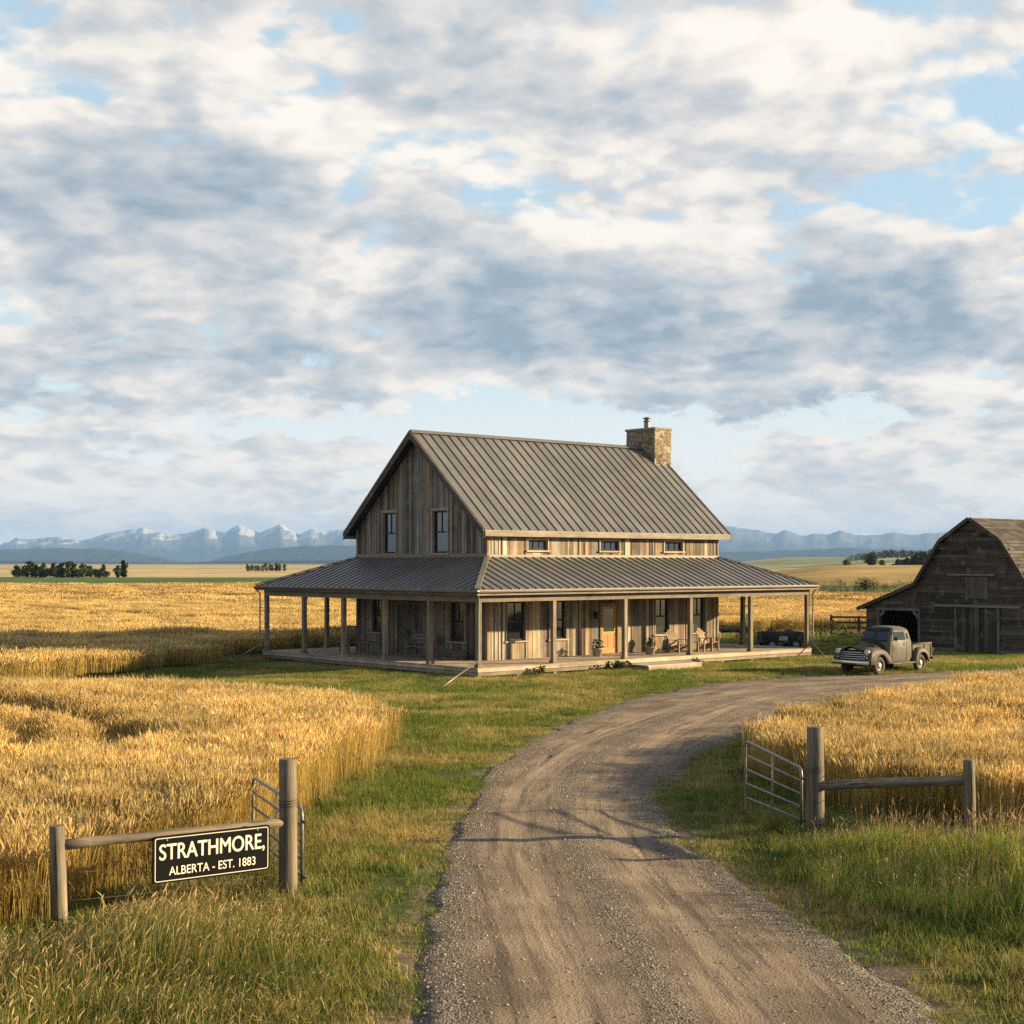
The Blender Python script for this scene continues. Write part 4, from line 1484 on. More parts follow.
# shingled roof, one slab per pitch
m_, t, p = new_mat('cedar_shingles', .9, 0, .15)
tc = t.node('ShaderNodeTexCoord', 3)
at = t.node('ShaderNodeVertexColor', 0, {'layer_name': 'tone'})
n1 = t.noise(tc, 2.2, 6, .65); n2 = t.noise(tc, 16, 4, .6)
t.put(p.inputs['Base Color'], t.vm('SCALE', at, t.add(.45, t.add(t.mul(n1, .6), t.mul(n2, .5)))))
bump(t, p, n2, .5, .03)
M['shingle'] = m_
pr = sorted(PR)
for (a, b) in zip(pr, pr[1:]):
    mb = MB()
    (ya, za), (yb, zb) = a, b
    if a == pr[0]:
        k_ = Vector((ya - yb, za - zb)).normalized() * .06; ya, za = ya + k_.x, za + k_.y
    if b == pr[-1]:
        k_ = Vector((yb - ya, zb - za)).normalized() * .25; yb, zb = yb + k_.x, zb + k_.y
    dn = Vector((-(zb - za), (yb - ya))).normalized()
    L_ = math.hypot(yb - ya, zb - za)
    rowsn = max(4, int(L_ / .19))
    x0, x1 = -.2, BL
    mb.hexa([(x0, ya, za), (x1, ya, za), (x1, yb, zb), (x0, yb, zb)],
            [(x0, ya + dn.x * .07, za + dn.y * .07), (x1, ya + dn.x * .07, za + dn.y * .07), (x1, yb + dn.x * .07, zb + dn.y * .07), (x0, yb + dn.x * .07, zb + dn.y * .07)], (.075, .06, .05))
    up_first = za < zb
    for i in range(rowsn):
        q0, q1 = i / rowsn, (i + 1) / rowsn
        la, lb = (.115, .075) if up_first else (.075, .115)
        A_ = lambda q, l: (ya + (yb - ya) * q + dn.x * l, za + (zb - za) * q + dn.y * l)
        x = x0
        while x < x1:
            xn = min(x1, x + random.uniform(.25, .8))
            p0, p1 = A_(q0, la), A_(q1, lb)
            c_ = jit(random.choice([(.115, .10, .085), (.09, .08, .07), (.14, .12, .10), (.075, .068, .06)]), .15)
            mb.face([(x, p0[0], p0[1]), (xn, p0[0], p0[1]), (xn, p1[0], p1[1]), (x, p1[0], p1[1])], c_)
            e0, e1 = (p0, A_(q0, .0705)) if up_first else (p1, A_(q1, .0705))
            mb.face([(x, e0[0], e0[1]), (xn, e0[0], e0[1]), (xn, e1[0], e1[1]), (x, e1[0], e1[1])], c_)
            x = xn
    mb.build('roof', M['shingle'], barn)
    mb = MB()
    mb.hexa([(x0 - .04, ya, za - .06), (x0 - .002, ya, za - .06), (x0 - .002, yb, zb - .06), (x0 - .04, yb, zb - .06)],
            [(x0 - .04, ya + dn.x * .12, za + dn.y * .12), (x0 - .002, ya + dn.x * .12, za + dn.y * .12), (x0 - .002, yb + dn.x * .12, zb + dn.y * .12), (x0 - .04, yb + dn.x * .12, zb + dn.y * .12)], (.075, .066, .058))
    mb.build('barge_board', M['board_h'], barn)
# sliding doors
for (a, b) in ((SD[0], (SD[0] + SD[1]) / 2 - .006), ((SD[0] + SD[1]) / 2 + .006, SD[1])):
    mb = MB()
    n = 6
    for i in range(n):
        q0 = a + (b - a) * i / n
        mb.box(-.075 - random.uniform(0, .008), -.04, q0 + .004, q0 + (b - a) / n - .004, SD[2], SD[3], jit(random.choice(BT), .22))
    for yy in (a + .05, b - .05):
        mb.box(-.1, -.0835, yy - .05, yy + .05, SD[2], SD[3], jit((.13, .12, .11)))
    dd = mb.build('barn_door', M['board_v'], barn)
    mb = MB(); yy = b - .14 if a < -1 else a + .14; mb.box(-.12, -.101, yy - .02, yy + .02, 1.0, 1.25); mb.build('handle', M['iron'], dd)
mb = MB(); mb.box(-.03, -.004, SD[0] - .06, SD[1] + .06, SD[2], SD[3] + .25, (.03, .027, .024)); mb.build('door_track_board', M['board_h'], barn)
mb = MB(); mb.box(-.17, -.035, -2.75, 1.95, 2.27, 2.36, (.30, .30, .30)); mb.box(-.19, -.171, -2.75, 1.95, 2.25, 2.38, (.33, .33, .33)); mb.build('door_rail', M['galv'], barn)
mb = MB()
for i in range(5):
    q0 = LD[0] + (LD[1] - LD[0]) * i / 5
    mb.box(-.06 - random.uniform(0, .008), -.02, q0 + .004, q0 + .2 - .004, LD[2], LD[3], jit((.10, .085, .072), .2))
for (a, b, c_, d_) in ((LD[0] - .09, LD[0] - .003, LD[2] - .06, LD[3]), (LD[1] + .003, LD[1] + .09, LD[2] - .06, LD[3])):
    mb.box(-.075, -.03, a, b, c_, d_, (.13, .115, .10))
mb.box(-.019, -.004, LD[0] - .05, LD[1] + .05, LD[2] - .22, LD[3] + .22, (.05, .044, .038))
mb.build('loft_door', M['board_v'], barn)
mb = MB(); mb.box(-.12, -.033, -1.35, 1.25, LD[3] + .07, LD[3] + .14, (.24, .23, .22)); mb.build('loft_rail', M['galv'], barn)
# open bay: posts with knee braces, dark inside
mb = MB()
tn = (.15, .135, .12)
mb.box(-.08, .1, BAY[0] - .1, BAY[0] + .04, .0, 2.0, tn); mb.box(-.08, .1, BAY[1] - .04, BAY[1] + .1, 0, 2.0, tn)
mb.box(-.085, .1, BAY[0] - .1, BAY[1] + .1, 2.001, 2.13, tn)
mb.bar((0, BAY[0] + .03, 1.66), (0, BAY[0] + .36, 2.0), .14, .1, (1, 0, 0), tn); mb.bar((0, BAY[1] - .03, 1.66), (0, BAY[1] - .36, 2.0), .14, .1, (1, 0, 0), tn)
mb.build('bay_frame', M['board_v'], barn)

# ---- rail fence running up to the barn
fr = empty('corral_fence', (18.3, 86.0, 0), R(-6), 'dark four-rail corral fence running behind the truck to the barn', 'fence')
for i in range(3):
    mb = MB(); mb.box(i * 1.55 - .07, i * 1.55 + .07, -.07, .07, 0, 1.42 - .05 * (i == 1), jit((.10, .08, .065))); mb.build('post', M['board_v'], fr)
for i in range(2):
    for z in (.35, .68, 1.0, 1.3):
        mb = MB(); mb.box(i * 1.55 - .06, i * 1.55 + 1.61 - .002, -.11, -.072, z - .06, z + .06, jit((.12, .095, .075))); mb.build('rail', M['board_hx'], fr)

# ================================================================== old pickup truck
TR = Vector((14.98, 60.35, 0)) - U * .02
truck = empty('pickup_truck', TR, HANG + R(180), 'old rounded pickup truck with worn beige body and dark hood by the barn', 'pickup truck')
m_, t, p = new_mat('worn_truck_paint', .6, .0, .2)
tc = t.node('ShaderNodeTexCoord', 3)
at = t.node('ShaderNodeVertexColor', 0, {'layer_name': 'tone'})
n1 = t.noise(tc, 3.2, 7, .65)
n2 = t.noise(tc, 14, 5, .6)
c = t.vm('SCALE', at, t.lin(n2, .3, .7, .85, 1.15))
c = t.mix(t.smooth(n1, .52, .68, 0, .75), c, (.10, .062, .038))
t.put(p.inputs['Base Color'], c)
t.put(p.inputs['Roughness'], t.lin(n1, .35, .7, .5, .8))
M['paint'] = m_
BEI, DKP = (.105, .096, .074), (.020, .017, .0145)


def superrow(x, hwid, zb, zt, n=17, pw=2.6):
    row = []
    for k_ in range(n):
        t_ = PI * k_ / (n - 1)
        cx_, sz_ = math.cos(t_), math.sin(t_)
        row.append((x, -hwid * math.copysign(abs(cx_) ** (2 / pw), cx_), zb + (zt - zb) * abs(sz_) ** (2 / pw)))
    return row


# body: cab and hood
mb = MB()
hood = [(2.25, .40, .58, .99), (2.17, .45, .58, 1.06), (1.9, .47, .55, 1.10), (1.6, .54, .5, 1.17), (1.2, .62, .5, 1.225), (.8, .71, .5, 1.27), (.62, .74, .5, 1.285)]
mb.grid([superrow(*h_) for h_ in hood], DKP)
mb.face(superrow(*hood[0])[::-1], DKP)
mb.build('hood', M['paint'], truck)


def rrect(x0, x1, hw_, r_, z, n=5):
    pts = []
    for (cx_, cy_, a0) in ((x1 - r_, hw_ - r_, 0), (x0 + r_, hw_ - r_, 90), (x0 + r_, -hw_ + r_, 180), (x1 - r_, -hw_ + r_, 270)):
        for k_ in range(n):
            a_ = R(a0 + 90 * k_ / (n - 1))
            pts.append((cx_ + r_ * math.cos(a_), cy_ + r_ * math.sin(a_), z))
    return pts


CAB = [(.44, -.86, .80, .76, .10), (.62, -.90, .82, .80, .12), (1.0, -.90, .78, .81, .13), (1.27, -.89, .72, .79, .13), (1.31, -.885, .70, .775, .14), (1.66, -.80, .50, .715, .16),
       (1.74, -.76, .45, .68, .18), (1.81, -.68, .36, .59, .2), (1.855, -.55, .22, .47, .2), (1.875, -.36, .05, .28, .15)]
mb = MB()
rows = [rrect(x0, x1, h_, r_, z) for (z, x0, x1, h_, r_) in CAB]
i_b = 4
mb.grid(rows[:i_b + 1], BEI, close=True)
mb.grid(rows[i_b:], BEI, close=True)
mb.face(rows[-1], DKP)
cab = mb.build('cab', M['paint'], truck)
for pl in cab.data.polygons:            # roof paler than the sides, front uppers in the dark tone
    if pl.center.z > 1.78 or (pl.center.z > 1.28 and pl.center.x > .3 and abs(pl.center.y) < .6):
        for li in pl.loop_indices:
            cab.data.color_attributes['tone'].data[li].color = (*((.14, .118, .095) if pl.center.z > 1.78 else DKP), 1)


def cab_at(z):
    for a, b in zip(CAB, CAB[1:]):
        if a[0] <= z <= b[0]:
            q = (z - a[0]) / (b[0] - a[0])
            return [a[i] + (b[i] - a[i]) * q for i in range(5)]


def side_pane(s, x0, x1, xt0, xt1, z0, z1, lift=.012):
    pts = []
    for k_ in range(5):
        z = z0 + (z1 - z0) * k_ / 4
        pts.append((x0 + (xt0 - x0) * k_ / 4, s * (cab_at(z)[3] + lift), z))
    top = []
    for k_ in range(5):
        z = z1 - (z1 - z0) * k_ / 4
        top.append((xt1 + (x1 - xt1) * k_ / 4, s * (cab_at(z)[3] + lift), z))
    return pts + top


M['car_glass'] = glass_mat('truck_glass', (.02, .026, .036))
M['car_glass'].node_tree.nodes['Principled BSDF'].inputs['IOR'].default_value = 1.6
for s in (1, -1):
    mb = MB(); mb.face(side_pane(s, -.42, .46, -.36, .36, 1.33, 1.66)); mb.build('side_window', M['car_glass'], truck)
    mb = MB(); mb.face(side_pane(s, -.66, -.52, -.60, -.48, 1.36, 1.60)); mb.build('quarter_window', M['car_glass'], truck)
    # door outline with handle
    mb = MB()
    for xx in (-.46, .56):
        mb.bar((xx, s * .80, .50), (xx, s * .815, 1.0), .014, .012, (0, s, 0), (.05, .042, .035)); mb.bar((xx, s * .815, 1.0), (xx, s * .79, 1.29), .014, .012, (0, s, 0), (.05, .042, .035))
    mb.bar((-.46, s * .795, .50), (.56, s * .795, .50), .014, .012, (0, s, 0), (.05, .042, .035))
    dr = mb.build('door', M['paint'], truck)
    mb = MB(); mb.bar((-.40, s * .83, 1.17), (-.25, s * .84, 1.17), .025, .025); mb.build('handle', M['chrome'], dr)
    # drip rail
    mb = MB(); mb.tube([(.52, s * .72, 1.55), (.36, s * .68, 1.70), (-.1, s * .675, 1.735), (-.62, s * .675, 1.70)], .014, 6, DKP); mb.build('drip_rail', M['paint'], truck)
# windscreen: two panes with a centre bar
for s in (1, -1):
    mb = MB()
    a, b = cab_at(1.345), cab_at(1.655)
    pa = [(a[2] + .012, s * .025, 1.345), (a[2] + .012, s * (a[3] - .16), 1.345), (b[2] + .012, s * (b[3] - .17), 1.655), (b[2] + .012, s * .025, 1.655)]
    mb.face(pa if s > 0 else pa[::-1]); mb.build('windscreen', M['car_glass'], truck)
mb = MB(); a, b = cab_at(1.30), cab_at(1.67)
for s in (-.03, .03):
    mb.bar((.66, s * 7 - .18, 1.33), (.60, s * 7 + .12, 1.45), .012, .012)
mb.build('wiper', M['iron'], truck)

# front fenders
XF, XR, WR = 1.5, -1.45, .37


def fender(prof, s, yi, yo, arch_x, arch_r, x_lo, name, col, zlow=.42):
    """prof: top outline (x,z) from front to back"""
    mb = MB()
    n = len(prof)
    rows = []
    for i, (x, z) in enumerate(prof):
        edge = min(1.0, min(i, n - 1 - i) / 2.0 + .25)
        dxa = x - arch_x
        zlow_here = arch_r ** 2 - dxa ** 2
        low = WR + math.sqrt(zlow_here) if zlow_here > 0 else zlow
        low = min(low, z - .03)
        low = max(low, zlow if abs(dxa) > arch_r * .98 else low)
        rows.append([(x, s * yi, z), (x, s * (yi + (yo - yi) * .55), z - .005), (x, s * (yi + (yo - yi) * .85), z - .04), (x, s * yo, z - min(.13, (z - low) * .6)),
                     (x, s * (yo + .012), max(low, z - .26) if z - low > .3 else low + (z - low) * .2), (x, s * yo, low), (x, s * (yo - .05), low + .004)])
    mb.grid(rows if s > 0 else [r_[::-1] for r_ in rows][::-1], col)
    return mb.build(name, M['paint'], truck)


def dense(prof, n=26):
    out = []
    for i in range(n):
        q = i / (n - 1) * (len(prof) - 1)
        k_ = min(int(q), len(prof) - 2)
        f_ = q - k_
        p0, p1, p2, p3 = [prof[min(max(k_ + j, 0), len(prof) - 1)] for j in (-1, 0, 1, 2)]
        out.append(tuple(.5 * (2 * p1[c] + (p2[c] - p0[c]) * f_ + (2 * p0[c] - 5 * p1[c] + 4 * p2[c] - p3[c]) * f_ ** 2 + (3 * p1[c] - p0[c] - 3 * p2[c] + p3[c]) * f_ ** 3) for c in (0, 1)))
    return out


FF = dense([(2.24, .60), (2.235, .80), (2.17, .97), (2.0, 1.055), (1.75, 1.075), (1.45, 1.06), (1.15, .99), (.92, .84), (.78, .64), (.70, .46)])
RF = dense([(-.93, .46), (-.97, .70), (-1.08, .88), (-1.25, .985), (-1.45, 1.01), (-1.68, .97), (-1.86, .84), (-1.97, .64), (-2.0, .46)])
for s in (1, -1):
    fender(FF, s, .50, .93, XF, .43, .7, 'front_fender', BEI)
    fender(RF, s, .70, .95, XR, .42, -2, 'rear_fender', BEI)
    mb = MB(); mb.box(-.92, .70, *sorted((s * .70, s * .96)), .40, .455, BEI); mb.build('running_board', M['paint'], truck)
    # headlight
    mb = MB(); mb.lathe([(.13, -.12), (.128, .02), (.118, .045), (.10, .05)], (2.225, s * .715, .90), 'X', 18, BEI); hl = mb.build('headlight', M['chrome'], truck)
    mb = MB(); mb.lathe([(.104, .045), (.08, .066), (.04, .078), (0, .082)], (2.225, s * .715, .90), 'X', 16)
    mb.build('lens', glass_mat('lamp_lens', (.45, .45, .43)), hl)
    mb = MB(); mb.lathe([(.045, 0), (.04, .03), (0, .04)], (2.24, s * .72, .70), 'X', 10); mb.build('parking_light', M['chrome'], truck)
# black boxes stand in for shade inside the arches and below the body
mb = MB(); mb.box(.75, 2.1, -.60, .60, .34, .86); mb.box(-2.35, .8, -.55, .55, .34, .52); mb.box(-2.0, -.92, -.72, .72, .5, .70)
mb.build('underbody_shade', M['black'], truck)
# grille
mb = MB()
mb.grid([[(2.262 - .06 * (y / .62) ** 2, y, z) for y in [(-.6 + 1.2 * k_ / 12) for k_ in range(13)]] for z in (.50, .7, .98)], (.1, .1, .1))
gr = mb.build('grille', M['black'], truck)
for i, (z, hwid) in enumerate(((.56, .62), (.645, .615), (.73, .60), (.815, .57), (.90, .52))):
    mb = MB(); mb.tube([(2.29 - .07 * (y / .62) ** 2, y, z) for y in [(-hwid + 2 * hwid * k_ / 10) for k_ in range(11)]], .021, 8); mb.build('grille_bar', M['chrome'], gr)
mb = MB(); mb.tube([(2.255, -.16, 1.0), (2.275, 0, 1.01), (2.255, .16, 1.0)], [.012, .028, .012], 8); mb.build('emblem', M['chrome'], truck)
mb = MB()
mb.grid([[(2.46 - .12 * (abs(y) / .92) ** 2.2 + xo, y, z) for y in [(-.92 + 1.84 * k_ / 14) for k_ in range(15)]] for (xo, z) in ((0, .42), (.035, .45), (.035, .55), (0, .58), (-.03, .58), (-.03, .42), (0, .42))])
mb.build('bumper', M['chrome'], truck)
mb = MB()
for s in (-.5, .5): mb.bar((2.02, s, .50), (2.42, s, .50), .05, .06)
mb.build('bumper_bracket', M['iron'], truck)
# load bed
mb = MB()
z0, z1, x0, x1, w_ = .60, 1.14, -2.42, -.97, .72
for s in (1, -1):
    mb.box(x0, x1, *sorted((s * w_, s * (w_ - .035))), z0, z1, BEI)
    mb.tube([(x0, s * w_, z1), (x1, s * w_, z1)], .032, 8, BEI)
    for xx in (x1 - .05, -1.9, x0 + .05): mb.box(xx - .03, xx + .03, *sorted((s * (w_ + .001), s * (w_ + .03))), z0, z1 - .04, BEI)
mb.box(x1 - .035, x1, -w_ + .036, w_ - .036, z0, z1 + .02, BEI)
mb.box(x0 + .041, x1 - .036, -w_ + .036, w_ - .036, z0, z0 + .05, (.1, .08, .06))
bed = mb.build('load_bed', M['paint'], truck)
mb = MB(); mb.box(x0, x0 + .04, -w_ + .036, w_ - .036, z0, z1, BEI); mb.build('tailgate', M['paint'], truck)
for s in (1, -1):
    mb = MB(); mb.box(x0 - .05, x0 - .002, *sorted((s * .64, s * .78)), .78, .95, (.2, .03, .02)); mb.build('tail_light', M['paint'], truck)
mb = MB(); mb.tube([(x0 - .12, -.75, .52), (x0 - .15, 0, .52), (x0 - .12, .75, .52)], .05, 8); mb.build('rear_bumper', M['iron'], truck)
# wheels
M['tyre'] = plain_mat('dusty_tyre', (.085, .072, .058), .9, 0, .2, .35, 8)
M['rimp'] = plain_mat('dark_rim_paint', (.06, .05, .042), .5, 0, .4)
M['hubc'] = plain_mat('cream_hub_cap', (.62, .56, .46), .35, .3, .5)
for x in (XF, XR):
    for s in (1, -1):
        yc = s * .77
        mb = MB(); mb.lathe([(.22, -.085), (.30, -.095), (.352, -.075), (.37, -.03), (.37, .03), (.352, .075), (.30, .095), (.22, .085)], (x, yc, WR), 'Y', 32); w = mb.build('wheel', M['tyre'], truck)
        mb = MB(); mb.lathe([(.222, .085 * s), (.205, .07 * s), (.19, .045 * s), (.12, .05 * s), (0, .05 * s)], (x, yc, WR), 'Y', 24); mb.build('rim', M['rimp'], w)
        mb = MB(); mb.lathe([(.115, .052 * s), (.105, .08 * s), (.06, .10 * s), (0, .105 * s)], (x, yc, WR), 'Y', 18); mb.build('hub_cap', M['hubc'], w)
mb = MB(); mb.bar((.50, .80, 1.34), (.56, .95, 1.38), .02, .02); mb.lathe([(0, -.012), (.075, -.01), (.08, 0), (.07, .012), (0, .015)], (.56, .97, 1.40), 'X', 14); mb.build('wing_mirror', M['iron'], truck)
truck.scale = (.95, .95, 1.0)

# ================================================================== entrance: posts, rails, wires, gates, sign
def post_mb(h, r0, col, n=14):
    mb = MB()
    pts = [(0, 0, -.3), (0, 0, .3), (random.uniform(-.008, .008), random.uniform(-.008, .008), h * .6), (0, 0, h - .015), (0, 0, h)]
    mb.tube(pts, [r0 * 1.05, r0 * 1.04, r0, r0 * .97, r0 * .93], n, col)
    return mb


def build_fence(name, label, pbig, hbig, rbig, psm, hsm, rsm, zb, zs, rr, tone):
    root = empty(name, (*pbig, 0), 0, label, 'fence', 'entrance fences')
    post_mb(hbig, rbig, jit(tone, .1)).build('gate_post', M['log'], root).rotation_euler = (R(-.5), R(-.3), 0)
    d_ = Vector((psm[0] - pbig[0], psm[1] - pbig[1], 0))
    sm = post_mb(hsm, rsm, jit(tone, .1)).build('end_post', M['log'], root)
    sm.location = d_
    sm.rotation_euler = (R(.6), R(-1.1), 0)
    # rail modelled along its own x axis
    a, b = Vector((0, 0, zb)), d_ + Vector((0, 0, zs))
    k_ = (b - a)
    L_ = k_.length
    mb = MB()
    n = 9
    mb.tube([(L_ * i / n, random.uniform(-.008, .008), random.uniform(-.008, .008)) for i in range(n + 1)], [rr * (1 + .06 * math.sin(i * 1.7)) for i in range(n + 1)], 12, jit(tone, .1))
    ra = mb.build('rail', M['log_x'], root)
    ra.rotation_euler = k_.to_track_quat('X', 'Z').to_euler()
    ra.location = a
    # two strands of wire, slack, and a twist round the gate post
    for z0_, z1_, sag in ((.62, .70, .05), (.33, .36, .04)):
        mb = MB()
        mb.tube([Vector((0, 0, z0_)).lerp(d_ + Vector((0, 0, z1_)), i / 10) - Vector((0, 0, sag * math.sin(PI * i / 10))) for i in range(11)], .0045, 5, (.2, .17, .14))
        mb.build('wire', M['wire'], root)
    mb = MB()
    mb.tube([Vector((0, 0, zb + .22)).lerp(d_ * .75 + Vector((0, 0, .28)), i / 8) - Vector((0, 0, .03 * math.sin(PI * i / 8))) for i in range(9)], .0045, 5, (.2, .17, .14)); mb.build('wire', M['wire'], root)
    mb = MB()
    mb.tube([((rbig + .006) * math.cos(t_ * 2 * PI / 12), (rbig + .006) * math.sin(t_ * 2 * PI / 12), zb + .2 + .003 * t_) for t_ in range(37)], .006, 5); mb.build('wire_wrap', M['wire'], root)
    return root


LB, LS = (-2.95, 19.76), (-5.40, 17.9)
RB, RS = (4.86, 24.0), (6.86, 22.45)
build_fence('entrance_fence', 'round timber post-and-rail fence carrying the black place-name sign', LB, 1.82, .118, LS, 1.27, .095, .98, 1.03, .064, (.175, .145, .105))
build_fence('entrance_fence', 'round timber post-and-rail fence right of the driveway, beside the tall green grass', RB, 1.78, .135, RS, 1.46, .085, .84, 1.16, .075, (.16, .135, .10))


def gate(name, label, hinge, free, zt0, zt1, zb0, zb1, bars, mids):
    root = empty(name, (*hinge, 0), 0, label, 'gate', 'metal gates of the entrance')
    d_ = Vector((free[0] - hinge[0], free[1] - hinge[1], 0))
    at_ = lambda q, w: d_ * q + Vector((0, 0, (zb0 + (zb1 - zb0) * q) * (1 - w) + (zt0 + (zt1 - zt0) * q) * w))
    r_ = .024
    mb = MB()
    c_ = .06
    # frame tube with rounded corners
    fr = [at_(.0, .03), at_(0, .9), at_(.01, .97), at_(.04, 1), at_(.96, 1), at_(.99, .97), at_(1, .9), at_(1, .1), at_(.99, .03), at_(.96, 0), at_(.03, 0), at_(0, .03)]
    mb.tube(fr, r_, 8); mb.build('frame', M['galv'], root)
    for w in bars:
        mb = MB(); mb.tube([at_(.005, w), at_(.995, w)], .019, 8); mb.build('bar', M['galv'], root)
    for q in mids:
        mb = MB(); mb.bar(at_(q, .01), at_(q, .99), .035, .012, d_.normalized()); mb.build('brace', M['galv'], root)
    for w in (.2, .85):
        mb = MB(); mb.bar(at_(0, w), at_(0, w) - d_.normalized() * .14, .03, .03); mb.build('hinge', M['iron'], root)
    return root


gate('farm_gate', 'galvanised tube gate swung open behind the place-name fence', (-2.80, 20.0), (-3.92, 22.7), 1.13, 1.16, .0, .05, (.2, .4, .6, .8), (.5,))
gate('farm_gate', 'six-bar galvanised tube gate swung open right of the driveway', (4.68, 24.25), (4.14, 26.6), 1.08, 1.25, .04, .0, (.2, .4, .6, .8), (.5,))

# ---- sign hung on the rail
L0, L1 = Vector((LS[0], LS[1], 1.03)), Vector((LB[0], LB[1], .98))
rail_dir = (L1 - L0).normalized()
nrm = Vector((rail_dir.y, -rail_dir.x, 0)).normalized()
c0, c1 = L0.lerp(L1, .372), L0.lerp(L1, .895)
SW = (c1 - c0).length
SH = .585
ctr = (c0 + c1) / 2
ctr.z = .715
sign = empty('place_name_sign', ctr + nrm * .085, math.atan2(rail_dir.y, rail_dir.x), 'black rectangular sign with cream border and lettering hung on the fence rail', 'sign')
sign.rotation_euler = (0, R(.4), math.atan2(rail_dir.y, rail_dir.x))


def rr_pts(w, h, r_, y, n=6):
    pts = []
    for (cx_, cz_, a0) in ((w / 2 - r_, h / 2 - r_, 0), (-w / 2 + r_, h / 2 - r_, 90), (-w / 2 + r_, -h / 2 + r_, 180), (w / 2 - r_, -h / 2 + r_, 270)):
        for k_ in range(n):
            a_ = R(a0 + 90 * k_ / (n - 1))
            pts.append((cx_ + r_ * math.cos(a_), y, cz_ + r_ * math.sin(a_)))
    return pts


M['sign_black'] = plain_mat('sign_black_paint', (.0045, .0043, .004), .7, 0, .1, .3, 9)
m_, t, p = new_mat('sign_cream_paint', .6, 0, .3)
tc = t.node('ShaderNodeTexCoord', 3)
n1 = t.noise(tc, 18, 6, .7)
t.put(p.inputs['Base Color'], t.mix(t.smooth(n1, .6, .72, 0, .7), (.72, .67, .58), (.10, .09, .08)))
M['sign_cream'] = m_
mb = MB()
fr_, bk = rr_pts(SW, SH, .04, -.014), rr_pts(SW, SH, .04, .014)
mb.face(fr_[::-1]); mb.face(bk)
mb.grid([fr_, bk], smooth=False, close=True)
mb.build('board', M['sign_black'], sign)
mb = MB()
for (i_, w_) in ((.022, .010),):
    a_, b_ = rr_pts(SW - 2 * i_, SH - 2 * i_, .03, -.0155), rr_pts(SW - 2 * i_ - 2 * w_, SH - 2 * i_ - 2 * w_, .022, -.0155)
    a2, b2 = [(q[0], -.0142, q[2]) for q in a_], [(q[0], -.0142, q[2]) for q in b_]
    mb.grid([a2, a_, b_, b2], smooth=False, close=True)
mb.build('border', M['sign_cream'], sign)


def lettering(text, width, height, zc, off):
    cu = bpy.data.curves.new('lettering', 'FONT')
    cu.body = text
    cu.size = 1
    cu.extrude = .004
    tmp = bpy.data.objects.new('lettering_draft', cu)
    COL.objects.link(tmp)
    dg = bpy.context.evaluated_depsgraph_get()
    me = bpy.data.meshes.new_from_object(tmp.evaluated_get(dg))
    bpy.data.objects.remove(tmp)
    co = np.empty(len(me.vertices) * 3, np.float32); me.vertices.foreach_get('co', co); co = co.reshape(-1, 3)
    lo, hi = co.min(0), co.max(0)
    cap_lo = 0.0
    cap_hi = hi[1]
    x = (co[:, 0] - (lo[0] + hi[0]) / 2) / (hi[0] - lo[0]) * width
    z = (co[:, 1] - cap_lo) / (cap_hi - cap_lo) * height + zc - height / 2
    y = -.0165 - (co[:, 2] - lo[2]) / max(hi[2] - lo[2], 1e-6) * .002
    me.vertices.foreach_set('co', np.stack([x, y, z], 1).astype(np.float32).ravel())
    me.update()
    # heavier strokes: the same letters struck again a hair to each side
    bm = bmesh.new()
    bm.from_mesh(me)
    for k_, (ox, oz) in enumerate(((-off, 0), (off, 0), (0, -off * .7), (0, off * .7))):
        n0 = len(bm.verts)
        bm.from_mesh(me)
        bm.verts.ensure_lookup_table()
        for v_ in bm.verts[n0:]:
            v_.co += Vector((ox, -.0004 * (k_ + 1), oz))
    bm.to_mesh(me)
    bm.free()
    me.materials.clear(); me.materials.append(M['sign_cream'])
    for pl in me.polygons: pl.material_index = 0
    o = bpy.data.objects.new('lettering', me)
    COL.objects.link(o); o.parent = sign
    return o


lettering('STRATHMORE,', SW * .90, .192, .095, .0045)
lettering('ALBERTA - EST. 1883', SW * .74, .105, -.148, .002)
for sx in (-SW / 2 + .18, SW / 2 - .18):
    mb = MB(); mb.lathe([(0, -.022), (.012, -.02), (.014, -.0145)], (sx, 0, SH / 2 - .055), 'Y', 10); mb.build('bolt', M['galv'], sign)

# ================================================================== scattered plants (particles of one stuff object each)
def leaf_mat(name, dry_mix=False, rough=.6, transl=.3):
    m_ = bpy.data.materials.new(name)
    m_.use_nodes = True
    t = NT(m_.node_tree)
    p = m_.node_tree.nodes['Principled BSDF']
    p.inputs['Roughness'].default_value = rough
    p.inputs['Specular IOR Level'].default_value = .15
    at = t.node('ShaderNodeVertexColor', 0, {'layer_name': 'tone'})
    pos = t.node('ShaderNodeNewGeometry', 0)
    rnd = t.node('ShaderNodeObjectInfo', 5)
    c = t.vm('SCALE', at, t.lin(rnd, 0, 1, .8, 1.2))
    if dry_mix:
        d_ = lawn_colour(t, pos)
        lum = t.node('ShaderNodeRGBToBW', 0, Color=c)
        dryc = t.mix(1.0, t.comb(2.7, 2.05, .78), lum, 'MULTIPLY')
        c = t.mix(t.mul(d_, dry_mix), c, dryc)
    else:
        c = t.vm('SCALE', c, t.lin(t.noise(pos, .22, 4, .6), .3, .7, .74, 1.18))
    t.put(p.inputs['Base Color'], c)
    tr = t.n.new('ShaderNodeBsdfTranslucent')
    t.put(tr.inputs['Color'], c)
    mx = t.n.new('ShaderNodeMixShader')
    mx.inputs[0].default_value = transl
    t.l.new(p.outputs[0], mx.inputs[1]); t.l.new(tr.outputs[0], mx.inputs[2])
    t.l.new(mx.outputs[0], m_.node_tree.nodes['Material Output'].inputs[0])
    return m_


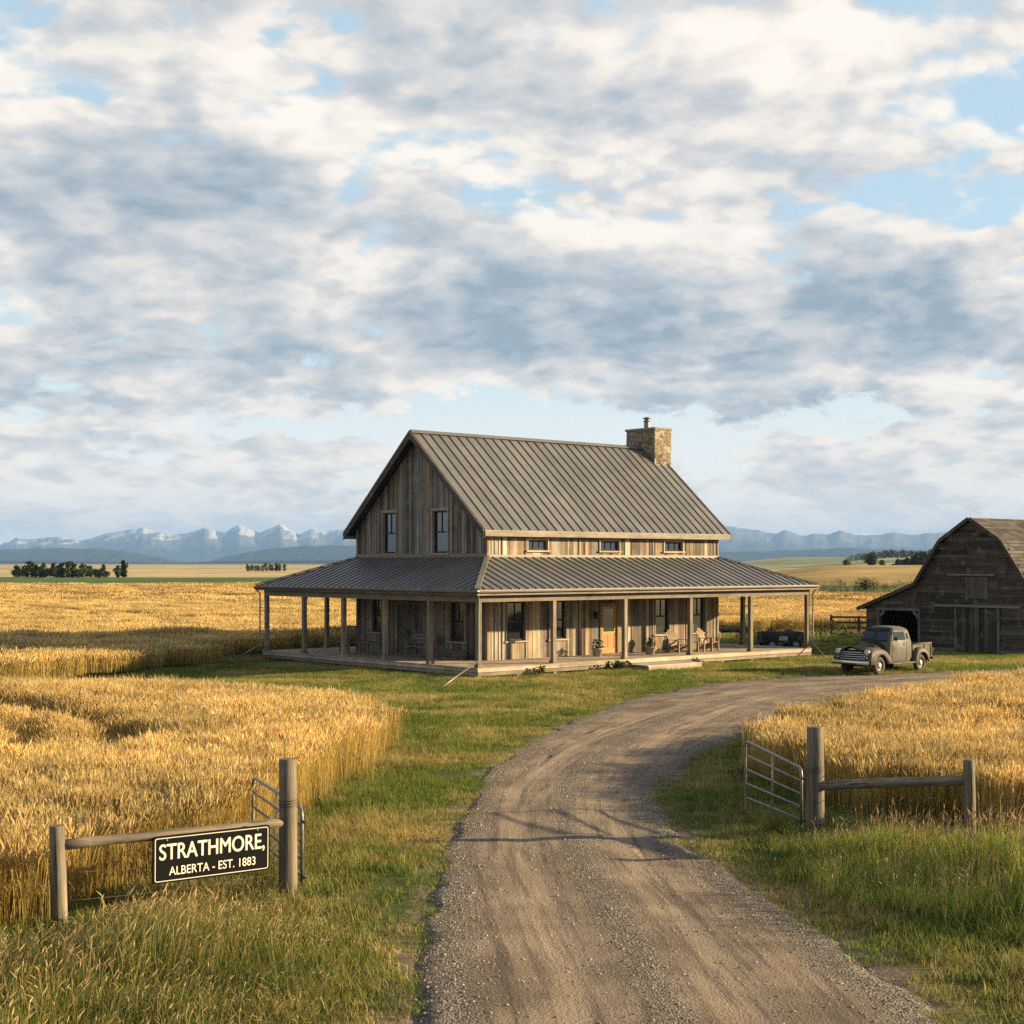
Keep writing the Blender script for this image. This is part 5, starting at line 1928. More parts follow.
class Tuft:
    """numpy collector of blades, stems and seed heads"""
    def __init__(s):
        s.v, s.f, s.c, s.n = [], [], [], 0

    def strip(s, base, dirs, widths, side, cols):
        """ribbons. base (N,K,3) points, widths (N,K), side (N,3), cols (N,K,3)"""
        N, K, _ = base.shape
        a = base - side[:, None, :] * widths[..., None] / 2
        b = base + side[:, None, :] * widths[..., None] / 2
        v = np.stack([a, b], 2).reshape(-1, 3)
        i = s.n + np.arange(N * K * 2).reshape(N, K, 2)
        f = np.stack([i[:, :-1, 0], i[:, :-1, 1], i[:, 1:, 1], i[:, 1:, 0]], -1).reshape(-1, 4)
        s.v.append(v); s.f.append(f); s.c.append(np.repeat(cols.reshape(-1, 3), 2, axis=0)); s.n += len(v)

    def spindle(s, p0, ax, length, rad, col, sides=4, prof=((0, .35), (.3, 1), (.7, .8), (1, .08))):
        """seed heads. p0 (N,3), ax (N,3) unit, length (N,), rad (N,), col (N,3)"""
        N = len(p0)
        ref = np.where(np.abs(ax[:, 2:3]) < .9, np.array([[0, 0, 1.0]]), np.array([[1.0, 0, 0]]))
        u = np.cross(ax, ref); u /= np.linalg.norm(u, axis=1, keepdims=True)
        w = np.cross(ax, u)
        rows = []
        for (q, r) in prof:
            ring = []
            for k in range(sides):
                a = 2 * PI * k / sides
                ring.append(p0 + ax * (length * q)[:, None] + (u * math.cos(a) + w * math.sin(a)) * (rad * r)[:, None])
            rows.append(np.stack(ring, 1))
        v = np.stack(rows, 1)                      # N,K,sides,3
        K = len(prof)
        i = s.n + np.arange(N * K * sides).reshape(N, K, sides)
        j = np.roll(i, -1, axis=2)
        f = np.stack([i[:, :-1], j[:, :-1], j[:, 1:], i[:, 1:]], -1).reshape(-1, 4)
        jit_ = (1 + rng.uniform(-.22, .22, (N, K, sides, 1)))
        cc = (col[:, None, None, :] * jit_).reshape(-1, 3)
        s.v.append(v.reshape(-1, 3)); s.f.append(f); s.c.append(cc); s.n += N * K * sides

    def build(s, name, mat, coll):
        me = np_mesh(name, np.concatenate(s.v), np.concatenate(s.f), False)
        set_tone(me, np.concatenate(s.c))
        me.materials.append(mat)
        o = bpy.data.objects.new(name, me)
        coll.objects.link(o)
        return o


def unit(v):
    return v / np.maximum(np.linalg.norm(v, axis=1, keepdims=True), 1e-9)


def curve_pts(p0, h, lean, lean_dir, K, power=1.8):
    q = np.linspace(0, 1, K)
    z = h[:, None] * (q[None, :] - .12 * (lean[:, None] * q[None, :]) ** 2)
    o = (lean * h)[:, None] * q[None, :] ** power
    return np.stack([p0[:, 0:1] + lean_dir[:, 0:1] * o, p0[:, 1:2] + lean_dir[:, 1:2] * o, p0[:, 2:3] + z], -1)


def pick(cols, n, var=.15):
    cols = np.array(cols)
    c = cols[rng.integers(0, len(cols), n)]
    return c * (1 + rng.uniform(-var, var, (n, 1)))


WHEAT_HEAD = [(.71, .53, .22), (.76, .58, .26), (.64, .465, .18), (.81, .645, .32), (.55, .39, .14)]
WHEAT_STEM = [(.50, .355, .11), (.56, .41, .145), (.42, .295, .085), (.36, .285, .08)]


def wheat_patch(name, coll, mat, size, n, k=1.0, z_lo=0.0, simple=False):
    t_ = Tuft()
    p0 = np.stack([rng.uniform(-size / 2, size / 2, n), rng.uniform(-size / 2, size / 2, n), np.full(n, z_lo)], 1)
    h = rng.normal(.86, .055, n) - z_lo
    lean = np.abs(rng.normal(.10, .07, n)) + .03
    az = rng.uniform(0, 2 * PI, n)
    ld = np.stack([np.cos(az), np.sin(az)], 1)
    K = 3
    pts = curve_pts(p0, h, lean, ld, K)
    sa = rng.uniform(0, PI, n)
    side = np.stack([np.cos(sa), np.sin(sa), sa * 0], 1)
    stem = pick(WHEAT_STEM, n)
    cols = np.stack([stem * .8, stem, stem * 1.1], 1)
    t_.strip(pts, None, np.full((n, K), .0055 * k), side, cols)
    tip = pts[:, -1]
    ax = unit(pts[:, -1] - pts[:, -2])
    droop = rng.uniform(.0, .42, n)
    ax = unit(ax + np.stack([ld[:, 0] * droop, ld[:, 1] * droop, -droop * .25], 1))
    hl = rng.uniform(.085, .135, n) * (1 if not simple else 1.2)
    hc = pick(WHEAT_HEAD, n)
    t_.spindle(tip, ax, hl, np.full(n, .0078 * k) * rng.uniform(.8, 1.25, n), hc, 3 if simple else 4)
    if not simple:
        for a in range(3):
            d = unit(ax + rng.normal(0, .22, (n, 3)))
            st_ = tip + ax * (hl * rng.uniform(.35, .9, n))[:, None]
            ln = rng.uniform(.06, .12, n)
            P2 = np.stack([st_, st_ + d * ln[:, None]], 1)
            t_.strip(P2, None, np.stack([np.full(n, .003 * k), np.full(n, .0006)], 1), side, np.repeat((hc * 1.12)[:, None], 2, 1))
        # flag leaves
        m2 = n // 2
        st_ = pts[:m2, 1]
        la = rng.uniform(0, 2 * PI, m2)
        ln = rng.uniform(.12, .26, m2)
        d = np.stack([np.cos(la), np.sin(la), np.zeros(m2)], 1)
        P3 = np.stack([st_, st_ + d * (ln * .5)[:, None] + np.array([0, 0, .07]), st_ + d * ln[:, None] - np.array([0, 0, .02])], 1)
        sd_ = np.stack([-d[:, 1], d[:, 0], d[:, 2]], 1)
        t_.strip(P3, None, np.tile(np.array([.010, .009, .001]) * k, (m2, 1)), sd_, np.repeat(pick(WHEAT_STEM, m2)[:, None], 3, 1))
    return t_.build(name, mat, coll)


def grass_patch(name, coll, mat, size, n, h0, h1, w, cols, lean_m=.35, K=3):
    t_ = Tuft()
    r_ = size / 2 * np.sqrt(rng.uniform(0, 1, n)); a_ = rng.uniform(0, 2 * PI, n)
    p0 = np.stack([r_ * np.cos(a_), r_ * np.sin(a_), np.full(n, -.01)], 1)
    h = rng.uniform(h0, h1, n)
    lean = np.abs(rng.normal(lean_m, .25, n))
    az = rng.uniform(0, 2 * PI, n)
    ld = np.stack([np.cos(az), np.sin(az)], 1)
    pts = curve_pts(p0, h, lean, ld, K)
    side = np.stack([-ld[:, 1], ld[:, 0], az * 0], 1)
    c = pick(cols, n, .3)
    wd = w * rng.uniform(.7, 1.3, n)
    t_.strip(pts, None, np.stack([wd, wd * .8, wd * .08], 1), side, np.stack([c, c * 1.1, c * 1.25], 1))
    return t_, t_.build(name, mat, coll)


def tall_patch(name, coll, mat, size, n, heads, h0, h1, cols, headcols):
    t_ = Tuft()
    p0 = np.stack([rng.uniform(-size / 2, size / 2, n), rng.uniform(-size / 2, size / 2, n), np.full(n, -.02)], 1)
    h = rng.uniform(h0, h1, n)
    lean = np.abs(rng.normal(.26, .2, n))
    az = rng.normal(.3, 1.6, n)
    ld = np.stack([np.cos(az), np.sin(az)], 1)
    pts = curve_pts(p0, h, lean, ld, 4)
    side = np.stack([-ld[:, 1], ld[:, 0], az * 0], 1)
    c = pick(cols, n, .3)
    wd = rng.uniform(.005, .010, n)
    t_.strip(pts, None, np.stack([wd, wd, wd * .8, wd * .06], 1), side, np.stack([c * .9, c, c * 1.1, c * 1.25], 1))
    if heads:
        n = heads
        p0 = np.stack([rng.uniform(-size / 2, size / 2, n), rng.uniform(-size / 2, size / 2, n), np.full(n, -.02)], 1)
        h = rng.uniform(h1 * .85, h1 * 1.3, n)
        lean = np.abs(rng.normal(.15, .10, n))
        az = rng.normal(.15, .9, n)
        ld = np.stack([np.cos(az), np.sin(az)], 1)
        pts = curve_pts(p0, h, lean, ld, 4)
        sa = rng.uniform(0, PI, n)
        side = np.stack([np.cos(sa), np.sin(sa), sa * 0], 1)
        hc = pick(headcols, n, .2)
        t_.strip(pts, None, np.full((n, 4), .0038), side, np.stack([hc * .5, hc * .6, hc * .8, hc * .9], 1))
        ax = unit(pts[:, -1] - pts[:, -2] + np.stack([ld[:, 0] * .15, ld[:, 1] * .15, h * 0], 1))
        t_.spindle(pts[:, -1] - ax * .02, ax, rng.uniform(.07, .14, n), rng.uniform(.005, .0095, n), hc, 4, ((0, .25), (.25, 1), (.65, .75), (1, .05)))
    return t_.build(name, mat, coll)


def scatter(name, pts, rot, scl, nvar, coll, label=None):
    me = bpy.data.meshes.new(name)
    n = len(pts)
    me.vertices.add(n)
    me.vertices.foreach_set('co', np.asarray(pts, np.float32).ravel())
    a = me.attributes.new('spin', 'FLOAT_VECTOR', 'POINT'); a.data.foreach_set('vector', np.asarray(rot, np.float32).ravel())
    a = me.attributes.new('size', 'FLOAT_VECTOR', 'POINT'); a.data.foreach_set('vector', np.asarray(scl, np.float32).ravel())
    a = me.attributes.new('kindno', 'INT', 'POINT'); a.data.foreach_set('value', rng.integers(0, nvar, n).astype(np.int32))
    o = bpy.data.objects.new(name, me)
    COL.objects.link(o)
    o['kind'] = 'stuff'
    ng = bpy.data.node_groups.new(name, 'GeometryNodeTree')
    ng.interface.new_socket('Geometry', in_out='INPUT', socket_type='NodeSocketGeometry')
    ng.interface.new_socket('Geometry', in_out='OUTPUT', socket_type='NodeSocketGeometry')
    gi, go = ng.nodes.new('NodeGroupInput'), ng.nodes.new('NodeGroupOutput')
    ip = ng.nodes.new('GeometryNodeInstanceOnPoints')
    ci = ng.nodes.new('GeometryNodeCollectionInfo')
    ci.inputs['Collection'].default_value = coll
    ci.inputs['Separate Children'].default_value = True
    ci.inputs['Reset Children'].default_value = True
    ng.links.new(gi.outputs[0], ip.inputs['Points'])
    ng.links.new(ci.outputs[0], ip.inputs['Instance'])
    ip.inputs['Pick Instance'].default_value = True

    def named(nm, tp):
        nd = ng.nodes.new('GeometryNodeInputNamedAttribute')
        nd.data_type = tp
        nd.inputs['Name'].default_value = nm
        return [s_ for s_ in nd.outputs if s_.enabled and s_.name == 'Attribute'][0]
    ng.links.new(named('kindno', 'INT'), ip.inputs['Instance Index'])
    e2r = ng.nodes.new('FunctionNodeEulerToRotation')
    ng.links.new(named('spin', 'FLOAT_VECTOR'), e2r.inputs[0])
    ng.links.new(e2r.outputs[0], ip.inputs['Rotation'])
    ng.links.new(named('size', 'FLOAT_VECTOR'), ip.inputs['Scale'])
    ng.links.new(ip.outputs[0], go.inputs[0])
    md = o.modifiers.new('scatter', 'NODES')
    md.node_group = ng
    return o


def jgrid(poly, step, jitter=.9):
    poly_ = np.array(poly)
    lo, hi = poly_.min(0), poly_.max(0)
    xs, ys = np.meshgrid(np.arange(lo[0], hi[0], step), np.arange(lo[1], hi[1], step))
    x = xs.ravel() + rng.uniform(-.5, .5, xs.size) * step * jitter
    y = ys.ravel() + rng.uniform(-.5, .5, xs.size) * step * jitter
    m = pip(x + (fbm(x * .8, y * .8, 4, 5) - .5) * .9, y + (fbm(x * .8 + 40, y * .8, 4, 6) - .5) * .9, poly)
    return x[m], y[m]


def in_view(x, y, k=.40, pad=2.5, ymin=11.5):
    return (np.abs(x) < k * y + pad) & (y > ymin)


def seg_dist(x, y, pts):
    d = np.full(len(x), 1e9)
    for (x0, y0), (x1, y1) in zip(pts, pts[1:]):
        vx, vy = x1 - x0, y1 - y0
        q = np.clip(((x - x0) * vx + (y - y0) * vy) / (vx * vx + vy * vy), 0, 1)
        d = np.minimum(d, np.hypot(x - x0 - q * vx, y - y0 - q * vy))
    return d


def house_local(x, y):
    rx_, ry_ = x - HC.x, y - HC.y
    return rx_ * U.x + ry_ * U.y, rx_ * V.x + ry_ * V.y


def barn_local(x, y):
    rx_, ry_ = x - BC.x, y - BC.y
    return rx_ * U.x + ry_ * U.y, rx_ * V.x + ry_ * V.y


def clear_of_buildings(x, y, m=.1):
    a, b = house_local(x, y)
    h = (a > -m) & (a < DL + m) & (b > -m) & (b < DW + m)
    h |= (a > 7.8) & (a < 11.3) & (b > -1.4) & (b < 0)
    a, b = barn_local(x, y)
    h |= (a > -m) & (a < BL + m) & (b > -3.2 - m) & (b < 6.3 + m)
    return ~h


NL = [(-2.95, 34.9), (-2.98, 32), (-3.45, 28.4), (-3.75, 25.5), (-3.8, 23.4), (-4.45, 21.3), (-5.05, 20.0), (-5.6, 18.7), (-6.3, 17.1), (-8.4, 12.5), (-32, 12.5), (-32, 45), (-20, 45.5), (-11.5, 44.5), (-9, 43.6), (-6.0, 42), (-4.2, 39.2), (-3.2, 36.8)]
NR = [(5.35, 31.6), (6.3, 34.2), (8, 37.9), (11, 42.4), (16.2, 47.6), (24, 51.5), (40, 55), (46, 32), (16, 25.0), (10, 23.7), (8, 23.5), (6.3, 24.9), (5.45, 27.5)]
_b = [hw(-1.6, 17.6), hw(10, 18.5), hw(23, 19)]
BF = [(-12.4, 66.0), (-14.9, 58.5), (-16.8, 53), (-19, 47.5), (-24, 45.6), (-32, 45), (-60, 45), (-180, 330), (180, 330), (70, 92), (30, 94), (22, 92), (12, 90)] + [(v_.x, v_.y) for v_ in reversed(_b)]
tracks = [[tuple(q_[:2]) for q_ in catmull([(-14.5, 40, 0), (-12.2, 37.4, 0), (-9.6, 34.2, 0), (-8.2, 31.4, 0), (-8.0, 28.6, 0), (-9.2, 26.2, 0), (-12, 24.5, 0)], 1.0)],
          [tuple(q_[:2]) for q_ in catmull([(-15.5, 38.4, 0), (-12.6, 35.2, 0), (-10.6, 32.6, 0), (-9.7, 30.2, 0), (-10.0, 28.0, 0), (-12, 26.3, 0)], 1.0)]]
far_tracks = [[(-60, 130), (-39, 120), (-26, 104), (-17, 92)], [(-62, 128), (-41, 118), (-28, 102), (-19, 90.5)], [(-40, 175), (-10, 165), (10, 168)], [(30, 150), (60, 140)], [(32, 148), (62, 138)], [(20, 130), (40, 136), (60, 140)]]

hidden = lambda nm: bpy.data.collections.new(nm)
M['wheat'] = leaf_mat('ripe_wheat', False, .55, .42)
M['grass'] = leaf_mat('lawn_grass', .85, .6, .42)
M['tallgrass'] = leaf_mat('tall_grass', False, .55, .45)

# ---- wheat
c_near = hidden('wheat_source')
for i in range(7): wheat_patch('wheat_tuft', c_near, M['wheat'], .62, 105, 1.2)
c_mid = hidden('wheat_mid_source')
for i in range(5): wheat_patch('wheat_tuft', c_mid, M['wheat'], 1.3, 170, 2.4, .25)
c_far = hidden('wheat_far_source')
for i in range(4): wheat_patch('wheat_tuft', c_far, M['wheat'], 4.2, 420, 5.5, .45, True)


def wheat_points(poly, step, sel=None, trk=(), gap=.34):
    x, y = jgrid(poly, step)
    m = in_view(x, y) & clear_of_buildings(x, y, 1.2)
    if gap > .5 and step > .6:
        for tr_ in trk: m &= seg_dist(x, y, tr_) > gap
    if sel is not None: m &= sel(x, y)
    x, y = x[m], y[m]
    z = H(x, y)
    n = len(x)
    hv = 1.0 + (fbm(x * .3, y * .3, 5, 51, .6) - .5) * .5
    if step < .6:
        for tr_ in trk:
            hv = hv * (1 - .5 * np.exp(-(seg_dist(x, y, tr_) / gap) ** 4))
    rot = np.stack([rng.normal(0, .04, n), rng.normal(.03, .04, n), rng.normal(0, .6, n)], 1)
    s_ = rng.uniform(.94, 1.08, n)
    return np.stack([x, y, z], 1), rot, np.stack([s_, s_, s_ * hv], 1)


P_, R_, S_ = wheat_points(NL, .46, None, tracks, .56)
scatter('wheat', P_, R_, S_, 7, c_near)
P_, R_, S_ = wheat_points(NR, .46, None, [[(14, 33), (18, 36), (26, 38)], [(8.2, 31), (10, 33.5), (13, 35)]], .22)
scatter('wheat', P_, R_, S_, 7, c_near)
P_, R_, S_ = wheat_points(BF, .95, lambda x, y: y < 135, far_tracks, .75)
scatter('wheat', P_, R_, S_, 5, c_mid)
lim_y = lambda x, y: (y >= 133) & (y < np.where(512 + 1500 * x / y > 640, 172, 246))
P_, R_, S_ = wheat_points(BF, 3.0, lim_y, far_tracks, 1.7)
scatter('wheat', P_, R_, S_, 4, c_far)


def canopy(name, poly, z, step, inset, ylim=None):
    """the dense body of straw below the ears"""
    poly_ = np.array(poly)
    lo, hi = poly_.min(0), poly_.max(0)
    xs, ys = np.arange(lo[0], hi[0] + step, step), np.arange(lo[1], hi[1] + step, step)
    Xc, Yc = np.meshgrid(xs, ys)
    ed = seg_dist(Xc.ravel(), Yc.ravel(), list(poly) + [poly[0]]).reshape(Xc.shape)
    ins = pip(Xc.ravel(), Yc.ravel(), poly).reshape(Xc.shape)
    ok = ins & (ed > inset)
    ok &= clear_of_buildings(Xc.ravel(), Yc.ravel(), 1.5).reshape(Xc.shape)
    if ylim is not None: ok &= ylim(Xc, Yc)
    Zc = H(Xc, Yc) + z + (fbm(Xc * .9, Yc * .9, 3, 61) - .5) * .12
    ii_ = np.arange(Xc.size).reshape(Xc.shape)
    q_ = np.stack([ii_[:-1, :-1], ii_[:-1, 1:], ii_[1:, 1:], ii_[1:, :-1]], -1).reshape(-1, 4)
    okf = ok.ravel()
    q_ = q_[okf[q_].all(1)]
    used, inv = np.unique(q_, return_inverse=True)
    co = np.stack([Xc, Yc, Zc], -1).reshape(-1, 3)[used]
    me = np_mesh(name, co, inv.reshape(-1, 4))
    me.materials.append(M['straw'])
    o = bpy.data.objects.new(name, me)
    COL.objects.link(o)
    o['kind'] = 'stuff'
    return o


m_, t, p = new_mat('straw_mass', .9, 0, .1)
pos = t.node('ShaderNodeNewGeometry', 0)
n1, n2 = t.noise(pos, 5, 5, .7), t.noise(t.vm('MULTIPLY', pos, (.05, .12, .1)), 1, 5, .6)
c = t.mix(n1, (.20, .125, .036), (.46, .31, .11))
t.put(p.inputs['Base Color'], t.vm('SCALE', c, t.lin(n2, .3, .7, .8, 1.2)))
bump(t, p, n1, 1, .3)
M['straw'] = m_
canopy('wheat_canopy', BF, .62, 2.0, 1.6, lambda x, y: (np.abs(x) < .44 * y + 6) & (y < np.where(512 + 1500 * x / np.maximum(y, 1) > 640, 172, 246)))

# ---- lawn, verges
c_lawn = hidden('lawn_source')
GREEN = [(.105, .155, .025), (.14, .185, .034), (.075, .115, .02), (.19, .21, .045)]
for i in range(5): grass_patch('grass_tuft', c_lawn, M['grass'], .55, 150, .03, .11, .009, GREEN, .5)
LP = [(-40, 11), (40, 11), (40, 96), (-40, 96)]
x, y = jgrid(LP, .33)
rdv = road_dist(x, y)
m = in_view(x, y) & clear_of_buildings(x, y, .0) & ~pip(x, y, NL) & ~pip(x, y, NR) & ~pip(x, y, BF)
m &= rdv > .35 - .95 * fbm(x * .9, y * .9, 5, 71, .6) ** .8
# thin, worn patches
thin = fbm(x * .35 + 9, y * .35, 4, 72)
m &= rng.uniform(0, 1, len(x)) < np.clip(1.6 - 1.5 * np.clip((thin - .44) * 4, 0, .8) * (rdv < 6), .5, 1)
x, y, rdv = x[m], y[m], rdv[m]
n = len(x)
s_ = (.55 + 1.1 * fbm(x * .5, y * .5, 4, 73)) * np.clip(.55 + rdv * .55, .55, 1.25)
scatter('grass', np.stack([x, y, H(x, y)], 1), np.stack([rng.normal(0, .06, n), rng.normal(0, .06, n), rng.uniform(0, 6.28, n)], 1), np.stack([s_ * .5 + .6, s_ * .5 + .6, s_ * 1.25], 1), 5, c_lawn)

# ---- medium verge grass beside the driveway and along the wheat
c_med = hidden('verge_source')
for i in range(5): grass_patch('grass_tuft', c_med, M['grass'], .5, 110, .10, .32, .008, GREEN + [(.17, .16, .055)], .45)
x, y = jgrid([(-12, 11), (14, 11), (30, 66), (-16, 66)], .42)
rdv = road_dist(x, y)
dl, dr_ = seg_dist(x, y, NL), seg_dist(x, y, NR)
want = np.exp(-(dl / .9) ** 2) + np.exp(-(dr_ / 1.1) ** 2) + .8 * (y < 26) * (fbm(x * .6, y * .6, 3, 81) > .46) + .5 * (fbm(x * .9, y * .9, 3, 82) > .62)
m = in_view(x, y) & clear_of_buildings(x, y, .3) & ~pip(x, y, NL) & ~pip(x, y, NR) & ~pip(x, y, BF) & (rdv > .45) & (rng.uniform(0, 1, len(x)) < want)
m &= (y < 47) | (dr_ < 1.2) | (dl < 1.0)
x, y, rdv = x[m], y[m], rdv[m]
n = len(x)
s_ = rng.uniform(.55, 1.15, n) * np.clip(.4 + rdv * .45, .4, 1.0)
scatter('grass', np.stack([x, y, H(x, y)], 1), np.stack([rng.normal(0, .1, n), rng.normal(.05, .1, n), rng.uniform(0, 6.28, n)], 1), np.stack([s_ * .4 + .7, s_ * .4 + .7, s_], 1), 5, c_med)

# ---- tall seeding grass in the corners by the gates
TALLC = [(.085, .13, .020), (.12, .17, .028), (.06, .095, .016), (.20, .21, .045), (.25, .24, .06), (.34, .28, .095)]
c_tall = hidden('tall_source')
for i in range(6): tall_patch('tall_grass_tuft', c_tall, M['tallgrass'], .6, 130, 11, .26, .56, TALLC, [(.50, .38, .17), (.40, .30, .13), (.58, .45, .22)])
c_lush = hidden('lush_source')
for i in range(5): tall_patch('tall_grass_tuft', c_lush, M['tallgrass'], .6, 140, 9, .30, .66, [(.25, .31, .045), (.30, .35, .055), (.17, .23, .035), (.42, .40, .085)], [(.40, .29, .14), (.45, .34, .18)])
TG1 = [(-5, 11), (-1.75, 11), (-1.7, 14.5), (-2.0, 17.5), (-2.4, 20), (-3.0, 23.6), (-3.6, 24.2), (-3.75, 23.2), (-4.4, 21.1), (-5.0, 19.8), (-5.55, 18.5), (-6.2, 17), (-8.3, 12.5), (-9, 11)]
TG2 = [(4.0, 23.4), (3.95, 20.3), (4.5, 18.6), (5.6, 17.3), (7.0, 16.4), (9.2, 15.6), (10, 19), (10, 23.2), (8, 23.2), (6.3, 24.6), (5.3, 27), (4.9, 26.4), (4.95, 24.6)]
for nm, poly, cc_, nv_, hmul in (('tall_grass', TG1, c_tall, 6, 1.12), ('tall_grass', TG2, c_lush, 5, 1.3)):
    x, y = jgrid(poly, .33)
    m = in_view(x, y, .40, 2.5, 11)
    x, y = x[m], y[m]
    n = len(x)
    e_ = seg_dist(x, y, list(poly) + [poly[0]])
    hv = hmul * (.30 + 1.3 * fbm(x * .55, y * .55, 4, 91)) * np.clip(.26 + e_ * .38, .26, 1.0)
    fd = seg_dist(x, y, [LS, LB])
    hv = hv * np.clip(.36 + fd * .27, .36, 1.0)
    hv = hv * np.clip(.50 + seg_dist(x, y, [RS, RB, (5.2, 27)]) * .28, .50, 1.0)
    scatter(nm, np.stack([x, y, H(x, y)], 1), np.stack([rng.normal(0, .08, n), rng.normal(.05, .07, n), rng.normal(0, .9, n)], 1), np.stack([.9 + hv * .15, .9 + hv * .15, hv], 1), nv_, cc_)
# rough grass behind the yard and at the foot of the back field
x, y = jgrid([(3, 70), (20, 62), (46, 70), (46, 96), (22, 93), (12, 91), (4, 87)], .5)
m = in_view(x, y) & clear_of_buildings(x, y, .4) & (road_dist(x, y) > 1.0) & (fbm(x * .25, y * .25, 3, 95) + .012 * (y - 70) > .52) & ~((barn_local(x, y)[0] < .5) & (barn_local(x, y)[0] > -12) & (barn_local(x, y)[1] < 8) & (y < 82))
x, y = x[m], y[m]
n = len(x)
hv = rng.uniform(.5, 1.0, n) * (.5 + .7 * fbm(x * .3, y * .3, 3, 96))
scatter('tall_grass', np.stack([x, y, H(x, y)], 1), np.stack([rng.normal(0, .08, n), rng.normal(.06, .08, n), rng.uniform(0, 6.28, n)], 1), np.stack([hv * .5 + 1.0, hv * .5 + 1.0, hv], 1), 5, c_lush)

# ---- loose stones on the driveway
c_st = hidden('gravel_source')
m_, t, p = new_mat('gravel_stone', .9, 0, .2)
rnd = t.node('ShaderNodeObjectInfo', 5)
t.put(p.inputs['Base Color'], t.ramp(rnd, [(0, (.17, .14, .115)), (.4, (.27, .215, .16)), (.75, (.34, .28, .22)), (1, (.46, .41, .35))]))
for i in range(6):
    bm = bmesh.new()
    bmesh.ops.create_icosphere(bm, subdivisions=2, radius=1)
    sx, sy, sz = random.uniform(.7, 1.2), random.uniform(.6, 1.0), random.uniform(.4, .7)
    for v_ in bm.verts:
        k_ = 1 + random.uniform(-.14, .14)
        v_.co = Vector((v_.co.x * sx * k_, v_.co.y * sy * k_, v_.co.z * sz * k_))
    me = bpy.data.meshes.new('stone'); bm.to_mesh(me); bm.free()
    me.materials.append(m_)
    o = bpy.data.objects.new('stone', me); c_st.objects.link(o)
k = rng.integers(0, len(ROAD), 170000)
k = k[ROAD[k, 1] < 46]
tt_ = rng.uniform(-1.16, 1.16, len(k))
off_ = tt_ * ROAD[k, 2]
ok = rng.uniform(0, 1, len(k)) < (.12 + .75 * sstep(np.abs(tt_), .55, .95) + .35 * np.exp(-(off_ / .3) ** 2)) * np.clip(1.3 - ROAD[k, 1] / 45, .15, 1)
k, off_ = k[ok], off_[ok]
x = ROAD[k, 0] + nor_[k, 0] * off_ + rng.normal(0, .08, len(k)); y = ROAD[k, 1] + nor_[k, 1] * off_ + rng.uniform(-.3, .3, len(k))
# height of the driveway surface below each stone
from mathutils.bvhtree import BVHTree
bv = BVHTree.FromPolygons([tuple(v_) for v_ in np.stack([rx, ry, rz], -1).reshape(-1, 3)], [tuple(q_) for q_ in rq])
z = []
for xx, yy in zip(x, y):
    hit = bv.ray_cast(Vector((xx, yy, 2)), Vector((0, 0, -1)))
    z.append(max(hit[0].z if hit[0] else -1, float(-.02)))
z = np.array(z)
s_ = .008 + .032 * rng.beta(1.0, 4.5, len(x))
n = len(x)
scatter('gravel', np.stack([x, y, z], 1), np.stack([rng.normal(0, .3, n), rng.normal(0, .3, n), rng.uniform(0, 6.28, n)], 1), np.stack([s_, s_, s_], 1), 6, c_st)

# ================================================================== trees and shrubs
M['bark'] = plain_mat('bark', (.10, .08, .065), .95, 0, .1, .3, 3)
M['crown_dark'] = leaf_mat('dark_foliage', False, .6, .2)


def tree(name, label, loc, h, w, kind, group, n=420, cat='tree'):
    r = empty(name, loc, random.uniform(0, 6), label, cat, group)
    mb = MB()
    pts = [(0, 0, -.2), (random.uniform(-.02, .02) * h, random.uniform(-.02, .02) * h, h * .35), (random.uniform(-.03, .03) * h, 0, h * .85)]
    mb.tube(pts, [h * .028, h * .022, h * .006], 7)
    for i in range(6):
        a_ = random.uniform(0, 6.28); z_ = h * random.uniform(.2, .7)
        mb.tube([(0, 0, z_), (math.cos(a_) * w * .3, math.sin(a_) * w * .3, z_ + h * .14)], [h * .010, h * .003], 5)
    mb.build('trunk', M['bark'], r)
    hue = random.uniform(.75, 1.5)
    cl = MB()
    lobes = []
    for i in range(13):
        q = .08 + .9 * (i + random.random()) / 13
        if kind == 'spruce': rad = w * .5 * (1.05 - q)
        elif kind == 'poplar': rad = w * .5 * math.sin(PI * min(1, .12 + q * .86)) ** .6
        else: rad = w * .5 * math.sin(PI * (.1 + q * .8)) ** .8
        a_ = random.uniform(0, 6.28); rr = rad * random.uniform(.1, .75)
        lobes.append((Vector((rr * math.cos(a_), rr * math.sin(a_), q * h)), rad * random.uniform(.45, .75) + w * .06, random.uniform(.7, 1.4)))
    ls = max(h * (.075 if loc[1] > 150 else .05), .05)
    for i in range(n):
        c0_, rad, br = random.choice(lobes)
        d_ = Vector((random.gauss(0, 1), random.gauss(0, 1), random.gauss(0, 1)))
        d_ = d_.normalized() * rad * random.uniform(.35, 1.05)
        d_.z *= .8
        c_ = c0_ + d_
        if c_.z < h * .04: continue
        a_ = Vector((random.gauss(0, 1), random.gauss(0, 1), random.gauss(0, .6))).normalized() * ls * random.uniform(.7, 1.4)
        b_ = a_.cross(Vector((random.gauss(0, 1), random.gauss(0, 1), random.gauss(0, 1)))).normalized() * ls * random.uniform(.5, .85)
        g_ = random.choice([(.030, .045, .016), (.04, .055, .02), (.055, .068, .022), (.024, .036, .016)])
        cl.face([c_ - a_, c_ + b_, c_ + a_, c_ - b_], tuple(ch * br * hue for ch in g_))
    cl.build('crown', M['crown_dark'], r)
    return r


def at_px(px, d):
    x_ = (px - 512) / 1500 * d
    return (x_, d, float(H(np.array([x_]), np.array([d]))[0]) - .05)


